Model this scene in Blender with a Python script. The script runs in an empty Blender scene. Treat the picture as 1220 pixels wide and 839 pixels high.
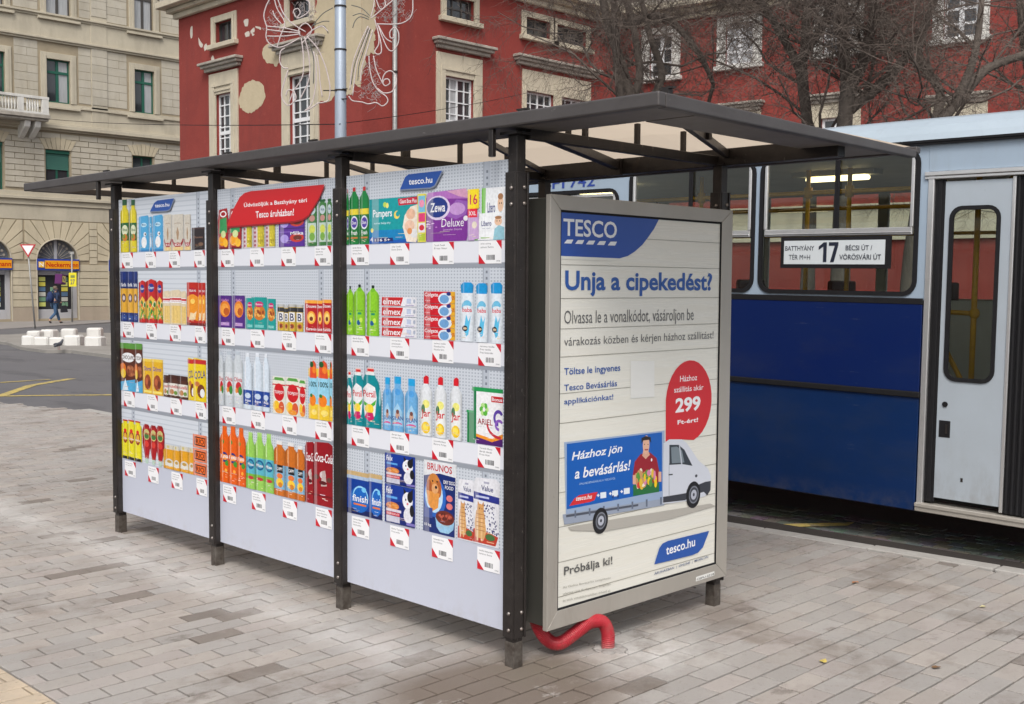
import bpy, bmesh, math, random
import numpy as np
from mathutils import Vector, Matrix
S = bpy.context.scene
COL = S.collection
rad = math.radians
random.seed(7)

# ------------------------------------------------------------------ camera
CAM = np.array([-3.51448448, -3.47385066, 1.70])
R_ = np.array([0.70554618, -0.70863451, 0.00645806])
U_ = np.array([0.03751858, 0.04645219, 0.99821568])
D_ = np.array([0.70767008, 0.70404497, -0.05936113])
FPX, PCX, PCY = 1340.58, 610.0, 419.5
cd = bpy.data.cameras.new('camera'); cam = bpy.data.objects.new('camera', cd); COL.objects.link(cam)
m = Matrix.Identity(4)
for i in range(3):
    m[i][0], m[i][1], m[i][2], m[i][3] = R_[i], U_[i], -D_[i], CAM[i]
cam.matrix_world = m
cd.sensor_width = 36; cd.lens = 36 * FPX / 1220; cd.clip_start = .05; cd.clip_end = 600
S.camera = cam

def ray(px, py): return D_ + R_ * (px - PCX) / FPX - U_ * (py - PCY) / FPX
def on(ax, c, px, py):
    v = ray(px, py); return CAM + v * (c - CAM[ax]) / v[ax]
def onX(c, px, py): return on(0, c, px, py)
def onY(c, px, py): return on(1, c, px, py)
def at(px, py, dist): return CAM + ray(px, py) * dist
def proj(P):
    v = np.array(P) - CAM; z = v @ D_
    return PCX + FPX * (v @ R_) / z, PCY - FPX * (v @ U_) / z, z

# ------------------------------------------------------------------ light: overcast day
SUN_EL, SUN_AZ = 50.0, 222.0     # azimuth of the sun, degrees anticlockwise from +X
w = bpy.data.worlds.new('World'); S.world = w; w.use_nodes = True
nt = w.node_tree; bg = nt.nodes['Background']
sky = nt.nodes.new('ShaderNodeTexSky'); sky.sky_type = 'NISHITA'; sky.sun_disc = False
sky.sun_elevation = rad(SUN_EL); sky.sun_rotation = rad(90 - SUN_AZ)
sky.air_density = 1.0; sky.dust_density = 4.0; sky.ozone_density = 1.0
hs = nt.nodes.new('ShaderNodeHueSaturation'); hs.inputs['Saturation'].default_value = .28
nt.links.new(sky.outputs[0], hs.inputs['Color']); nt.links.new(hs.outputs[0], bg.inputs[0])
bg.inputs[1].default_value = .12
sd = bpy.data.lights.new('sun', 'SUN'); sun = bpy.data.objects.new('sun', sd); COL.objects.link(sun)
sd.energy = 1.2; sd.angle = rad(22); sd.color = (1, .955, .90)
sv = Vector((math.cos(rad(SUN_AZ)) * math.cos(rad(SUN_EL)), math.sin(rad(SUN_AZ)) * math.cos(rad(SUN_EL)), math.sin(rad(SUN_EL))))
sun.rotation_euler = sv.to_track_quat('Z', 'Y').to_euler()
S.view_settings.view_transform = 'Standard'; S.view_settings.look = 'None'
S.view_settings.exposure = 0.58; S.view_settings.gamma = 1
S.cycles.max_bounces = 8; S.cycles.transparent_max_bounces = 24

# ------------------------------------------------------------------ materials
def srgb(r, g, b): return tuple(((c / 255) / 12.92 if c / 255 <= .04045 else ((c / 255 + .055) / 1.055) ** 2.4) for c in (r, g, b)) + (1,)
MATS = {}
def mat(name, color, rough=.6, metal=0, noise=0, nscale=8, bump=0, bscale=60, coat=0, stretch=(1, 1, 1), dark=None, attr=None, spec=None, emit=0, bdist=.01):
    """procedural surface: base colour with two scales of noise variation and fine relief"""
    if name in MATS: return MATS[name]
    M = bpy.data.materials.new(name); M.use_nodes = True; n = M.node_tree; L = n.links; b = n.nodes['Principled BSDF']
    b.inputs['Roughness'].default_value = rough; b.inputs['Metallic'].default_value = metal
    if spec is not None: b.inputs['Specular IOR Level'].default_value = spec
    if coat: b.inputs['Coat Weight'].default_value = coat; b.inputs['Coat Roughness'].default_value = .08
    if len(color) == 3: color = tuple(color) + (1,)
    tc = n.nodes.new('ShaderNodeNewGeometry'); mp = n.nodes.new('ShaderNodeMapping'); mp.inputs['Scale'].default_value = stretch
    L.new(tc.outputs['Position'], mp.inputs['Vector'])
    if attr == 'attr':
        a = n.nodes.new('ShaderNodeAttribute'); a.attribute_name = 'Col'; src = a.outputs['Color']
    elif attr == 'object':
        a = n.nodes.new('ShaderNodeObjectInfo'); src = a.outputs['Color']
    else:
        a = n.nodes.new('ShaderNodeRGB'); a.outputs[0].default_value = color; src = a.outputs[0]
    if noise:
        t = n.nodes.new('ShaderNodeTexNoise'); t.inputs['Scale'].default_value = nscale; t.inputs['Detail'].default_value = 7; t.inputs['Roughness'].default_value = .65
        L.new(mp.outputs[0], t.inputs['Vector'])
        cr = n.nodes.new('ShaderNodeMapRange'); cr.inputs['From Min'].default_value = .3; cr.inputs['From Max'].default_value = .7
        cr.inputs['To Min'].default_value = 0; cr.inputs['To Max'].default_value = noise
        L.new(t.outputs['Fac'], cr.inputs['Value'])
        mx = n.nodes.new('ShaderNodeMix'); mx.data_type = 'RGBA'
        dk = dark if dark else tuple(c * .45 for c in color[:3]) + (1,)
        if len(dk) == 3: dk = tuple(dk) + (1,)
        L.new(cr.outputs[0], mx.inputs['Factor']); L.new(src, mx.inputs['A']); mx.inputs['B'].default_value = dk
        src = mx.outputs['Result']
        rr = n.nodes.new('ShaderNodeMapRange'); rr.inputs['To Min'].default_value = max(0, rough - .1); rr.inputs['To Max'].default_value = min(1, rough + .15)
        L.new(t.outputs['Fac'], rr.inputs['Value']); L.new(rr.outputs[0], b.inputs['Roughness'])
    L.new(src, b.inputs['Base Color'])
    if bump:
        t2 = n.nodes.new('ShaderNodeTexNoise'); t2.inputs['Scale'].default_value = bscale; t2.inputs['Detail'].default_value = 5
        L.new(tc.outputs['Position'], t2.inputs['Vector'])
        bp = n.nodes.new('ShaderNodeBump'); bp.inputs['Strength'].default_value = bump; bp.inputs['Distance'].default_value = bdist
        L.new(t2.outputs['Fac'], bp.inputs['Height']); L.new(bp.outputs[0], b.inputs['Normal'])
    if emit:
        b.inputs['Emission Color'].default_value = color; b.inputs['Emission Strength'].default_value = emit
    MATS[name] = M
    return M
def layers(M, L_):
    # wear, dust and dirt of their own shapes: (noise scale, from, to, colour, amount, stretch[, z range])
    n = M.node_tree; L = n.links; b = n.nodes['Principled BSDF']; src = b.inputs['Base Color'].links[0].from_socket
    g = n.nodes.new('ShaderNodeNewGeometry')
    for q in L_:
        sc_, lo, hi, colr, amt, st = q[:6]
        mp = n.nodes.new('ShaderNodeMapping'); mp.inputs['Scale'].default_value = st; L.new(g.outputs['Position'], mp.inputs['Vector'])
        t = n.nodes.new('ShaderNodeTexNoise'); t.inputs['Scale'].default_value = sc_; t.inputs['Detail'].default_value = 8; t.inputs['Roughness'].default_value = .7
        L.new(mp.outputs[0], t.inputs['Vector'])
        r = n.nodes.new('ShaderNodeMapRange'); r.inputs['From Min'].default_value = lo; r.inputs['From Max'].default_value = hi; r.inputs['To Max'].default_value = amt
        L.new(t.outputs['Fac'], r.inputs['Value']); fac = r.outputs[0]
        if len(q) > 6 and q[6][0] in ('x', 'r'):
            vm = n.nodes.new('ShaderNodeVectorMath'); vm.operation = 'DISTANCE'; m1 = n.nodes.new('ShaderNodeVectorMath'); m1.operation = 'MULTIPLY'
            m1.inputs[1].default_value = (1, 0, 0) if q[6][0] == 'x' else (1, 1, 0); L.new(g.outputs['Position'], m1.inputs[0]); L.new(m1.outputs[0], vm.inputs[0]); vm.inputs[1].default_value = (q[6][1], q[6][2], 0)
            zr = n.nodes.new('ShaderNodeMapRange'); zr.inputs['From Max'].default_value = q[6][3]; zr.inputs['To Min'].default_value = 1; zr.inputs['To Max'].default_value = 0
            L.new(vm.outputs['Value'], zr.inputs['Value']); mm = n.nodes.new('ShaderNodeMath'); mm.operation = 'MULTIPLY'; L.new(fac, mm.inputs[0]); L.new(zr.outputs[0], mm.inputs[1]); fac = mm.outputs[0]
        elif len(q) > 6:
            sp = n.nodes.new('ShaderNodeSeparateXYZ'); L.new(g.outputs['Position'], sp.inputs[0])
            zr = n.nodes.new('ShaderNodeMapRange'); zr.inputs['From Min'].default_value = q[6][0]; zr.inputs['From Max'].default_value = q[6][1]; zr.inputs['To Min'].default_value = 1; zr.inputs['To Max'].default_value = 0
            L.new(sp.outputs['Z'], zr.inputs['Value']); mm = n.nodes.new('ShaderNodeMath'); mm.operation = 'MULTIPLY'; L.new(fac, mm.inputs[0]); L.new(zr.outputs[0], mm.inputs[1]); fac = mm.outputs[0]
        cp = n.nodes.new('ShaderNodeClamp'); cp.inputs['Max'].default_value = .92; L.new(fac, cp.inputs['Value']); fac = cp.outputs[0]
        mx = n.nodes.new('ShaderNodeMix'); mx.data_type = 'RGBA'; L.new(fac, mx.inputs['Factor']); L.new(src, mx.inputs['A']); mx.inputs['B'].default_value = tuple(colr) + (1,)
        src = mx.outputs['Result']
    L.new(src, b.inputs['Base Color'])
def glass_mat(name, tint=(.8, .85, .85), trans=.85, rough=.02):
    if name in MATS: return MATS[name]
    M = bpy.data.materials.new(name); M.use_nodes = True; n = M.node_tree; L = n.links; n.nodes.clear()
    o = n.nodes.new('ShaderNodeOutputMaterial'); tr = n.nodes.new('ShaderNodeBsdfTransparent'); tr.inputs[0].default_value = tuple(c * trans for c in tint) + (1,)
    gl = n.nodes.new('ShaderNodeBsdfGlossy'); gl.inputs['Roughness'].default_value = rough
    fr = n.nodes.new('ShaderNodeFresnel'); fr.inputs[0].default_value = 1.5
    mx = n.nodes.new('ShaderNodeMixShader'); L.new(fr.outputs[0], mx.inputs[0]); L.new(tr.outputs[0], mx.inputs[1]); L.new(gl.outputs[0], mx.inputs[2]); L.new(mx.outputs[0], o.inputs[0])
    MATS[name] = M; return M

M_dark = mat('brown_painted_steel', (.024, .020, .019), .38, .35, .35, 14, .08, 90, dark=(.075, .062, .055))
M_fascia = mat('roof_fascia_steel', (.10, .09, .088), .42, .3, .35, 5, .04, 60, dark=(.055, .048, .046))
M_lip = mat('roof_lip_steel', (.21, .19, .175), .5, .15, .3, 4, dark=(.10, .09, .085))
M_rust = mat('rusty_steel', (.13, .115, .10), .75, .2, .9, 22, .5, 60, dark=(.035, .022, .015))
M_bolt = mat('bolt_steel', (.38, .36, .34), .4, .8, .5, 40, dark=(.15, .07, .04))
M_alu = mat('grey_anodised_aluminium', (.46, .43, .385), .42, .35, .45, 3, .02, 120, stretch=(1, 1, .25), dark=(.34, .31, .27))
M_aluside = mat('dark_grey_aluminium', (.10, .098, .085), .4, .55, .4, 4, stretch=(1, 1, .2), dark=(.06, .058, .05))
M_chrome = mat('bright_trim_metal', (.78, .78, .78), .30, .75, .3, 12, dark=(.4, .38, .36))
M_rubber = mat('black_rubber', (.009, .009, .011), .62, 0, .4, 30, dark=(.022, .02, .02), spec=.25)
M_under = mat('roof_lining', (.40, .33, .255), .75, 0, .5, 2.2, dark=(.31, .245, .18))
def translucent(M, amt, col):
    n = M.node_tree; L = n.links; b = n.nodes['Principled BSDF']; o = n.nodes['Material Output']
    t = n.nodes.new('ShaderNodeBsdfTranslucent'); t.inputs[0].default_value = col; mx = n.nodes.new('ShaderNodeMixShader'); mx.inputs[0].default_value = amt
    L.new(b.outputs[0], mx.inputs[1]); L.new(t.outputs[0], mx.inputs[2]); L.new(mx.outputs[0], o.inputs[0])
translucent(M_under, .6, (.74, .62, .49, 1))
M_bolt2 = mat('pale_plastic', (.6, .58, .52), .5)

layers(M_dark, [(45, .64, .70, (.24, .22, .20), .7, (1, 1, .35)), (9, .60, .74, (.085, .055, .04), .6, (1, 1, .3)), (120, .66, .70, (.4, .38, .35), .5, (1, 1, 1))])
layers(M_fascia, [(30, .66, .72, (.28, .26, .25), .5, (1, .3, 1)), (4, .55, .75, (.05, .042, .04), .5, (1, 1, 4))])
layers(M_alu, [(50, .66, .71, (.22, .19, .16), .6, (1, 1, .3)), (5, .58, .74, (.26, .22, .18), .45, (1, 1, .2))])
# ------------------------------------------------------------------ mesh builder
class MB:
    def __init__(s): s.v = []; s.f = []; s.c = []; s.col = None; s.al = []
    def add(s, vs, fs, al=None):
        b = len(s.v); s.v.extend([tuple(map(float, p)) for p in vs])
        for f in fs: s.f.append(tuple(i + b for i in f)); s.c.append(s.col); s.al.append([al[i] for i in f] if al is not None else None)
        return s
    def box(s, x0, x1, y0, y1, z0, z1, T=None):
        vs = [(x, y, z) for z in (z0, z1) for y in (y0, y1) for x in (x0, x1)]
        if T: vs = [T(*p) for p in vs]
        return s.add(vs, [(0, 2, 3, 1), (4, 5, 7, 6), (0, 1, 5, 4), (2, 6, 7, 3), (0, 4, 6, 2), (1, 3, 7, 5)])
    def beam(s, a, b, w, h, up=(0, 0, 1)):
        a = Vector(a); b = Vector(b); d = (b - a).normalized(); sd_ = d.cross(Vector(up))
        if sd_.length < 1e-4: sd_ = Vector((1, 0, 0))
        sd_.normalize(); u = sd_.cross(d)
        vs = [p + sd_ * (i * w / 2) + u * (j * h / 2) for p in (a, b) for j in (-1, 1) for i in (-1, 1)]
        return s.add(vs, [(0, 1, 3, 2), (4, 6, 7, 5), (0, 4, 5, 1), (2, 3, 7, 6), (0, 2, 6, 4), (1, 5, 7, 3)])
    def tube(s, pts, r, n=8, cap=True):
        pts = [Vector(p) for p in pts]; N = len(pts)
        rs = r if hasattr(r, '__len__') else [r] * N
        vs = []; fs = []; ref = None
        for i, p in enumerate(pts):
            d = (pts[min(i + 1, N - 1)] - pts[max(i - 1, 0)])
            d = d.normalized() if d.length > 1e-9 else Vector((0, 0, 1))
            if ref is None:
                ref = d.orthogonal().normalized()
            ref = (ref - d * ref.dot(d)); ref = ref.normalized() if ref.length > 1e-6 else d.orthogonal().normalized()
            b = d.cross(ref)
            for k in range(n):
                t = 2 * math.pi * k / n; vs.append(p + (ref * math.cos(t) + b * math.sin(t)) * rs[i])
        for i in range(N - 1):
            for k in range(n):
                k2 = (k + 1) % n; fs.append((i * n + k, i * n + k2, (i + 1) * n + k2, (i + 1) * n + k))
        if cap: fs.append(tuple(range(n - 1, -1, -1))); fs.append(tuple((N - 1) * n + k for k in range(n)))
        return s.add(vs, fs)
    def prism(s, pts, d):      # planar polygon (3D points) extruded by vector d
        n = len(pts); d = Vector(d); a = [Vector(p) for p in pts]
        return s.add(a + [p + d for p in a], [tuple(range(n)), tuple(range(2 * n - 1, n - 1, -1))] + [(i, i + n, (i + 1) % n + n, (i + 1) % n) for i in range(n)])
    def ell(s, c, r, n=12, m_=8):
        vs = []; fs = []
        for i in range(m_ + 1):
            t = math.pi * i / m_
            for k in range(n):
                p = 2 * math.pi * k / n
                vs.append((c[0] + r[0] * math.sin(t) * math.cos(p), c[1] + r[1] * math.sin(t) * math.sin(p), c[2] + r[2] * math.cos(t)))
        for i in range(m_):
            for k in range(n):
                k2 = (k + 1) % n; fs.append((i * n + k, (i + 1) * n + k, (i + 1) * n + k2, i * n + k2))
        return s.add(vs, fs)

def mkmesh(name, mb, M, o=(0, 0, 0), smooth=False):
    me = bpy.data.meshes.new(name)
    vs = np.array(mb.v, float) - np.array(o, float) if mb.v else np.zeros((0, 3))
    me.from_pydata(vs.tolist(), [], mb.f); me.update()
    if any(c is not None for c in mb.c):
        ca = me.color_attributes.new('Col', 'FLOAT_COLOR', 'CORNER')
        arr = np.ones((len(me.loops), 4), np.float32); k = 0
        for f, c, al in zip(mb.f, mb.c, mb.al):
            arr[k:k + len(f), :3] = c[:3] if c is not None else (1, 1, 1)
            if al is not None: arr[k:k + len(f), 3] = al
            k += len(f)
        ca.data.foreach_set('color', arr.ravel())
    if M: me.materials.append(M)
    if smooth: me.polygons.foreach_set('use_smooth', [True] * len(me.polygons))
    return me
ROOTLOC = {}
def link(name, me, parent=None, bevel=0, seg=1):
    o = bpy.data.objects.new(name, me); COL.objects.link(o)
    if parent: o.parent = parent
    if bevel:
        b = o.modifiers.new('bevel', 'BEVEL'); b.width = bevel; b.segments = seg; b.limit_method = 'ANGLE'
    return o
def orig(p):
    while p and p.parent: p = p.parent
    return ROOTLOC.get(p.name, (0, 0, 0)) if p else (0, 0, 0)
def part(name, mb, M, parent, bevel=0, seg=1, smooth=False, label=None, kind=None):
    o = link(name, mkmesh(name, mb, M, orig(parent), smooth), parent, bevel, seg)
    if label: o['label'] = label
    if kind: o['kind'] = kind
    return o
def tag(o, label, cat, group=None):
    o['label'] = label; o['category'] = cat
    if group: o['group'] = group
    return o
def thing(name, label, cat, loc, group=None):
    o = bpy.data.objects.new(name, None); COL.objects.link(o); o.location = loc; o.empty_display_size = .2
    ROOTLOC[o.name] = tuple(float(c) for c in loc)
    return tag(o, label, cat, group)
def single(name, mb, M, label, cat, loc=None, group=None, bevel=0, seg=1, smooth=False):
    if loc is None: a = np.array(mb.v); loc = (a[:, 0].mean(), a[:, 1].mean(), a[:, 2].min())
    loc = tuple(float(c) for c in loc)
    o = link(name, mkmesh(name, mb, M, loc, smooth), None, bevel, seg); o.location = loc; return tag(o, label, cat, group)
def struct(name, mb, M, smooth=False, bevel=0):
    o = link(name, mkmesh(name, mb, M, smooth=smooth), None, bevel); o['kind'] = 'structure'; return o
def copy_tree(o, parent=None):
    c = o.copy(); COL.objects.link(c); c.parent = parent
    for ch in list(o.children): copy_tree(ch, c)
    return c

# ------------------------------------------------------------------ flat print drawing
GL = {}
def glyphs(s, bold=0, ital=0):
    key = (s, bold, ital)
    if key in GL: return GL[key]
    cu = bpy.data.curves.new('text', 'FONT'); cu.body = s; cu.offset = bold * .6 if bold >= .04 else min(bold, .016); cu.shear = ital; cu.resolution_u = 3; cu.fill_mode = 'FRONT'
    ob = bpy.data.objects.new('text', cu); COL.objects.link(ob)
    me = ob.to_mesh()
    v = np.array([(p.co.x, p.co.y) for p in me.vertices]); f = [tuple(p.vertices) for p in me.polygons]
    ob.to_mesh_clear(); bpy.data.objects.remove(ob); bpy.data.curves.remove(cu)
    if len(v) == 0: v = np.zeros((1, 2))
    lo, hi = v.min(0), v.max(0); v = (v - lo) / np.maximum(hi - lo, 1e-6)
    GL[key] = (v, f); return GL[key]
class Print:
    """flat printed artwork; pmap(a, b, off) gives the point of the sheet"""
    def __init__(s, pmap, step=.00022, base=.0006): s.mb = MB(); s.pm = pmap; s.off = base; s.step = step; s.A = (0, 1, 0, 1); s.sh = 0
    def area(s, a0, a1, b0, b1): s.A = (a0, a1, b0, b1); return s
    def _al(s, xs): return [.5 + (min(max(x, 0), 1) - .5) * s.sh for x in xs]
    def _p(s, x, y): a0, a1, b0, b1 = s.A; return s.pm(a0 + x * (a1 - a0), b0 + y * (b1 - b0), s.off)
    def poly(s, pts, c):
        s.off += s.step; s.mb.col = c; s.mb.add([s._p(*p) for p in pts], [tuple(range(len(pts)))], s._al([p[0] for p in pts]))
    def r(s, x0, x1, y0, y1, c): s.poly([(x0, y0), (x1, y0), (x1, y1), (x0, y1)], c)
    def e(s, cx, cy, rx, ry, c, n=18): s.poly([(cx + rx * math.cos(2 * math.pi * i / n), cy + ry * math.sin(2 * math.pi * i / n)) for i in range(n)], c)
    def t(s, txt, x0, x1, y0, y1, c, bold=.0, ital=0, rise=0):
        v, f = glyphs(txt, bold, ital); s.off += s.step; s.mb.col = c
        s.mb.add([s._p(x0 + p[0] * (x1 - x0), y0 + p[1] * (y1 - y0) + rise * p[0]) for p in v], f, s._al([x0 + p[0] * (x1 - x0) for p in v]))
    def arc(s, cx, cy, rx, ry, a0, a1, th, c, n=14):
        o = [(cx + rx * math.cos(rad(a0 + (a1 - a0) * i / n)), cy + ry * math.sin(rad(a0 + (a1 - a0) * i / n))) for i in range(n + 1)]
        q = [(cx + (rx - th) * math.cos(rad(a0 + (a1 - a0) * i / n)), cy + (ry - th) * math.sin(rad(a0 + (a1 - a0) * i / n))) for i in range(n + 1)]
        s.off += s.step; s.mb.col = c
        for i in range(n): s.mb.add([s._p(*o[i]), s._p(*o[i + 1]), s._p(*q[i + 1]), s._p(*q[i])], [(0, 1, 2, 3)], s._al([o[i][0], o[i + 1][0], q[i + 1][0], q[i][0]]))
C = lambda r, g, b: srgb(r, g, b)[:3]
M_print = mat('printed_sheet', (1, 1, 1), .35, attr='attr', coat=.15)
def print_nodes(M):
    # the print shows photographed packs: rounded packs are printed darker to their sides, with mottled printed detail
    n = M.node_tree; L = n.links; b = n.nodes['Principled BSDF']; a = [q for q in n.nodes if q.type == 'ATTRIBUTE'][0]
    def mth(op, x, y=0.0):
        q = n.nodes.new('ShaderNodeMath'); q.operation = op
        for i, v in enumerate((x, y)):
            if isinstance(v, (int, float)): q.inputs[i].default_value = v
            else: L.new(v, q.inputs[i])
        return q.outputs[0]
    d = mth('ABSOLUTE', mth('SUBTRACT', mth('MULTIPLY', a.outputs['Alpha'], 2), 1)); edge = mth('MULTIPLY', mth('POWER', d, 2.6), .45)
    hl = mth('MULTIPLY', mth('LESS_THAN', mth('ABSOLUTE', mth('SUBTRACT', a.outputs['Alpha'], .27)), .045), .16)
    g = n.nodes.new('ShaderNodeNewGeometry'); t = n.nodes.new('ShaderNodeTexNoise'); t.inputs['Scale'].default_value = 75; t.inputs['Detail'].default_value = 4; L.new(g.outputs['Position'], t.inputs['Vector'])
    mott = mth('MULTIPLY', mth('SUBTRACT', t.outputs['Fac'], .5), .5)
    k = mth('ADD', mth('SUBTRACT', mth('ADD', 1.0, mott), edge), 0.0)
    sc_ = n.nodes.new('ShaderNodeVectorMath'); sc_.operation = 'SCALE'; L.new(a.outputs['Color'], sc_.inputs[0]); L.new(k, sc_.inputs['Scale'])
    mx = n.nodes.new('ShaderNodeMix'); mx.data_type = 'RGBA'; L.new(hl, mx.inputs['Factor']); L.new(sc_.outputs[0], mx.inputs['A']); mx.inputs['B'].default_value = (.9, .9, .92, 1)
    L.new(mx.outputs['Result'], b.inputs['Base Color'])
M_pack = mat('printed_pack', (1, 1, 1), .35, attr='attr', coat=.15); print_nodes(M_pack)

# ------------------------------------------------------------------ ground
def gz(y): 
    if y < 6: return -.045
    if y < 10: return -.045 + (y - 6) / 4 * .027
    if y < 12: return -.018
    return -.018 - (min(y, 60) - 12) * .0072
M_asph = mat('asphalt', (.105, .102, .108), .85, 0, .6, .5, .5, 55, dark=(.15, .145, .15))
mb = MB()
xs = [-120, -40, -10, 3.42, 12, 30, 60, 200]; ys = [-120, -20, 0, 6, 10, 12, 20, 30, 40, 52, 60, 90, 260]
for j in range(len(ys) - 1):
    for i in range(len(xs) - 1):
        mb.add([(x, y, gz(y)) for x, y in ((xs[i], ys[j]), (xs[i + 1], ys[j]), (xs[i + 1], ys[j + 1]), (xs[i], ys[j + 1]))], [(0, 1, 2, 3)])
layers(M_asph, [(1.1, .56, .60, (.07, .068, .072), .55, (1, .25, 1)), (.35, .5, .7, (.16, .155, .15), .5, (1, 1, 1)), (14, .6, .75, (.17, .165, .16), .5, (1, 1, 1))])
ground = struct('road', mb, M_asph)
# bedding under the pavers
def edgeX(y): return 3.283 + (min(y, 3) - .99) * (-.0705)       # kerb line
def plat_ok(x, y): return x < edgeX(y) - .09 and y < 12.75 - (x - 2.58) * 3.9 and y < 15
M_joint = mat('joint_sand', (.035, .028, .024), .95, 0, .6, 6, .4, 90, dark=(.02, .017, .015))
mb = MB(); bot = -.16
pl = [(-14, -14), (edgeX(-14) - .02, -14), (edgeX(10.5) - .02, 10.5), (3.10, 10.6), (2.05, 14.7), (2.0, 15.0), (-14, 15.0)]
mb.prism([(x, y, -.0155) for x, y in pl], (0, 0, bot))
bedding = struct('pavement', mb, M_joint)
M_paver = mat('paver_stone', (.4, .37, .34), .85, 0, .55, 3.2, .35, 130, attr='object', dark=(.27, .235, .21))
M_paver2 = mat('paver_stone_field', (.4, .37, .34), .85, 0, .55, 3.2, .35, 130, attr='attr', dark=(.27, .235, .21))
def stain_nodes(M): layers(M, [(.8, .54, .68, (.42, .395, .37), .45, (1, 1, 1)), (1.1, .54, .64, (.17, .135, .11), .6, (1, 1, 1)), (2.6, .60, .66, (.12, .095, .08), .6, (.7, 1, 1)), (5, .55, .72, (.20, .165, .14), .45, (.6, 1, 1)), (26, .58, .72, (.13, .105, .09), .5, (1, 1, 1)), (70, .62, .70, (.07, .06, .05), .6, (1, 1, 1)), (170, .62, .72, (.55, .52, .49), .35, (1, 1, 1)), (4, .30, .60, (.52, .50, .48), .7, (1, 1, 1), ('x', -.28, 0, .26)), (5, .35, .6, (.58, .56, .54), .9, (1, 1, 1), ('r', .62, -.30, .42)), (3, .4, .6, (.15, .12, .10), .7, (1, 1, 1), ('r', -1.2, .35, .45)), (2.6, .34, .44, (.15, .115, .09), 2.2, (1, 1.6, 1), ('r', -.30, -.22, .62)), (5, .40, .52, (.17, .14, .11), 1.6, (1, 1, 1), ('r', .05, -.12, .30))])
stain_nodes(M_paver); stain_nodes(M_paver2)
def paver_mesh(l, w_, ox=0, oy=0, z=0, mb=None, tilt=(0, 0)):
    mb = mb or MB(); c = .0028; x, y = l / 2, w_ / 2
    def zz(a, b): return z + tilt[0] * a + tilt[1] * b
    P = [(-x, -y), (x, -y), (x, y), (-x, y)]; Q = [(-x + c, -y + c), (x - c, -y + c), (x - c, y - c), (-x + c, y - c)]
    vs = [(ox + a, oy + b, zz(a, b) - .02) for a, b in P] + [(ox + a, oy + b, zz(a, b) - c * .8) for a, b in P] + [(ox + a, oy + b, zz(a, b)) for a, b in Q]
    fs = [(8, 9, 10, 11)]
    for i in range(4): j = (i + 1) % 4; fs += [(i, j, j + 4, i + 4), (i + 4, j + 4, j + 8, i + 8)]
    mb.add(vs, fs); return mb
PL, PW, GAP = .240, .1160, .0100
def pcol(x, y):
    base = random.choice([(.375, .345, .315), (.36, .34, .318), (.39, .35, .315), (.345, .325, .305), (.385, .345, .32), (.365, .345, .325)])
    k = random.uniform(.87, 1.04)
    if random.random() < .02: base = (.17, .145, .125)
    if x < -1.64: base = random.choice([(.56, .45, .32), (.53, .43, .31), (.58, .47, .35)])
    return tuple(c * k for c in base)
cands = []
j0 = int(-3.4 / PW)
for j in range(-29, 130):
    y = j * PW + .03
    off = (0 if j % 2 else PL / 2) + random.uniform(-.035, .035)
    i = 0; x = -9.0 + off
    while x < 3.6:
        l = PL; xc = x + l / 2
        # straight joint between tan and grey fields
        if x < -1.64 < x + l:
            if -1.64 - x > .014: cands.append((x, -1.64 - x, y))
            if x + l + 1.64 > .014: cands.append((-1.64, x + l + 1.64, y))
        else:
            e = edgeX(y) - .10
            if x + l > e:
                if e - x > .05: cands.append((x, e - x, y))
                break
            cands.append((x, l, y))
        x += l
vis = []
for x, l, y in cands:
    xc = x + l / 2
    if not plat_ok(xc, y): continue
    px, py, z = proj((xc, y, 0))
    if z < .6 or px < -160 or px > 1400 or py > 960: continue
    if z > 3 and (px < -60 or px > 1290): continue
    onscr = (-10 < px < 1230 and py < 850)
    vis.append((z if onscr else z + 100, x, l, y))
vis.sort()
random.seed(11)
shared = {}
fm = MB()
for k, (z, x, l, y) in enumerate(vis):
    c = pcol(x + l / 2, y); tl = (random.uniform(-.010, .010), random.uniform(-.016, .016)); dz = random.uniform(-.0018, .0018)
    if k < 300:
        key = round(l - GAP, 3)
        if key not in shared: shared[key] = mkmesh('paver', paver_mesh(l - GAP, PW - GAP), M_paver)
        o = link('paver', shared[key], bedding); o.location = (x + l / 2, y, dz); o.rotation_euler = (tl[1], tl[0], random.uniform(-.004, .004)); o.color = c + (1,)
    else:
        fm.col = c; paver_mesh(l - GAP, PW - GAP, x + l / 2, y, dz, fm, tl)
o = part('paver_field', fm, M_paver2, bedding, kind='stuff')
# kerb stones along the bus lane, cobbles in the lane
M_kerb = mat('kerb_stone', (.40, .385, .36), .8, 0, .6, 9, .3, 90, dark=(.26, .24, .22))
kroot = bpy.data.objects.new('kerb', None); COL.objects.link(kroot); kroot['kind'] = 'structure'
for i in range(-6, 14):
    y0, y1 = i * .8, i * .8 + .79
    mb = MB(); mb.prism([(edgeX(y0) - .10, y0, .004), (edgeX(y0) + .03, y0, .004), (edgeX(y1) + .03, y1, .004), (edgeX(y1) - .10, y1, .004)], (0, 0, -.16))
    o = link('kerbstone', mkmesh('kerbstone', mb, M_kerb), kroot, .008, 2); o.location.z = random.uniform(-.004, .003)
M_cob = mat('cobble', (.13, .125, .12), .8, 0, .5, 12, .4, 80, attr='attr', dark=(.07, .066, .06))
cm = MB()
for i in range(9):
    for j in range(130):
        y = -6 + j * .105 + (i % 2) * .05; x = edgeX(y) + .06 + i * .105 + .05
        cm.col = tuple(random.uniform(.10, .17) * k for k in (1.02, 1, .95)); z = -.026 + random.uniform(-.004, .004)
        paver_mesh(.095, .098, x, y, z, cm, (random.uniform(-.03, .03), random.uniform(-.03, .03)))
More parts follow.
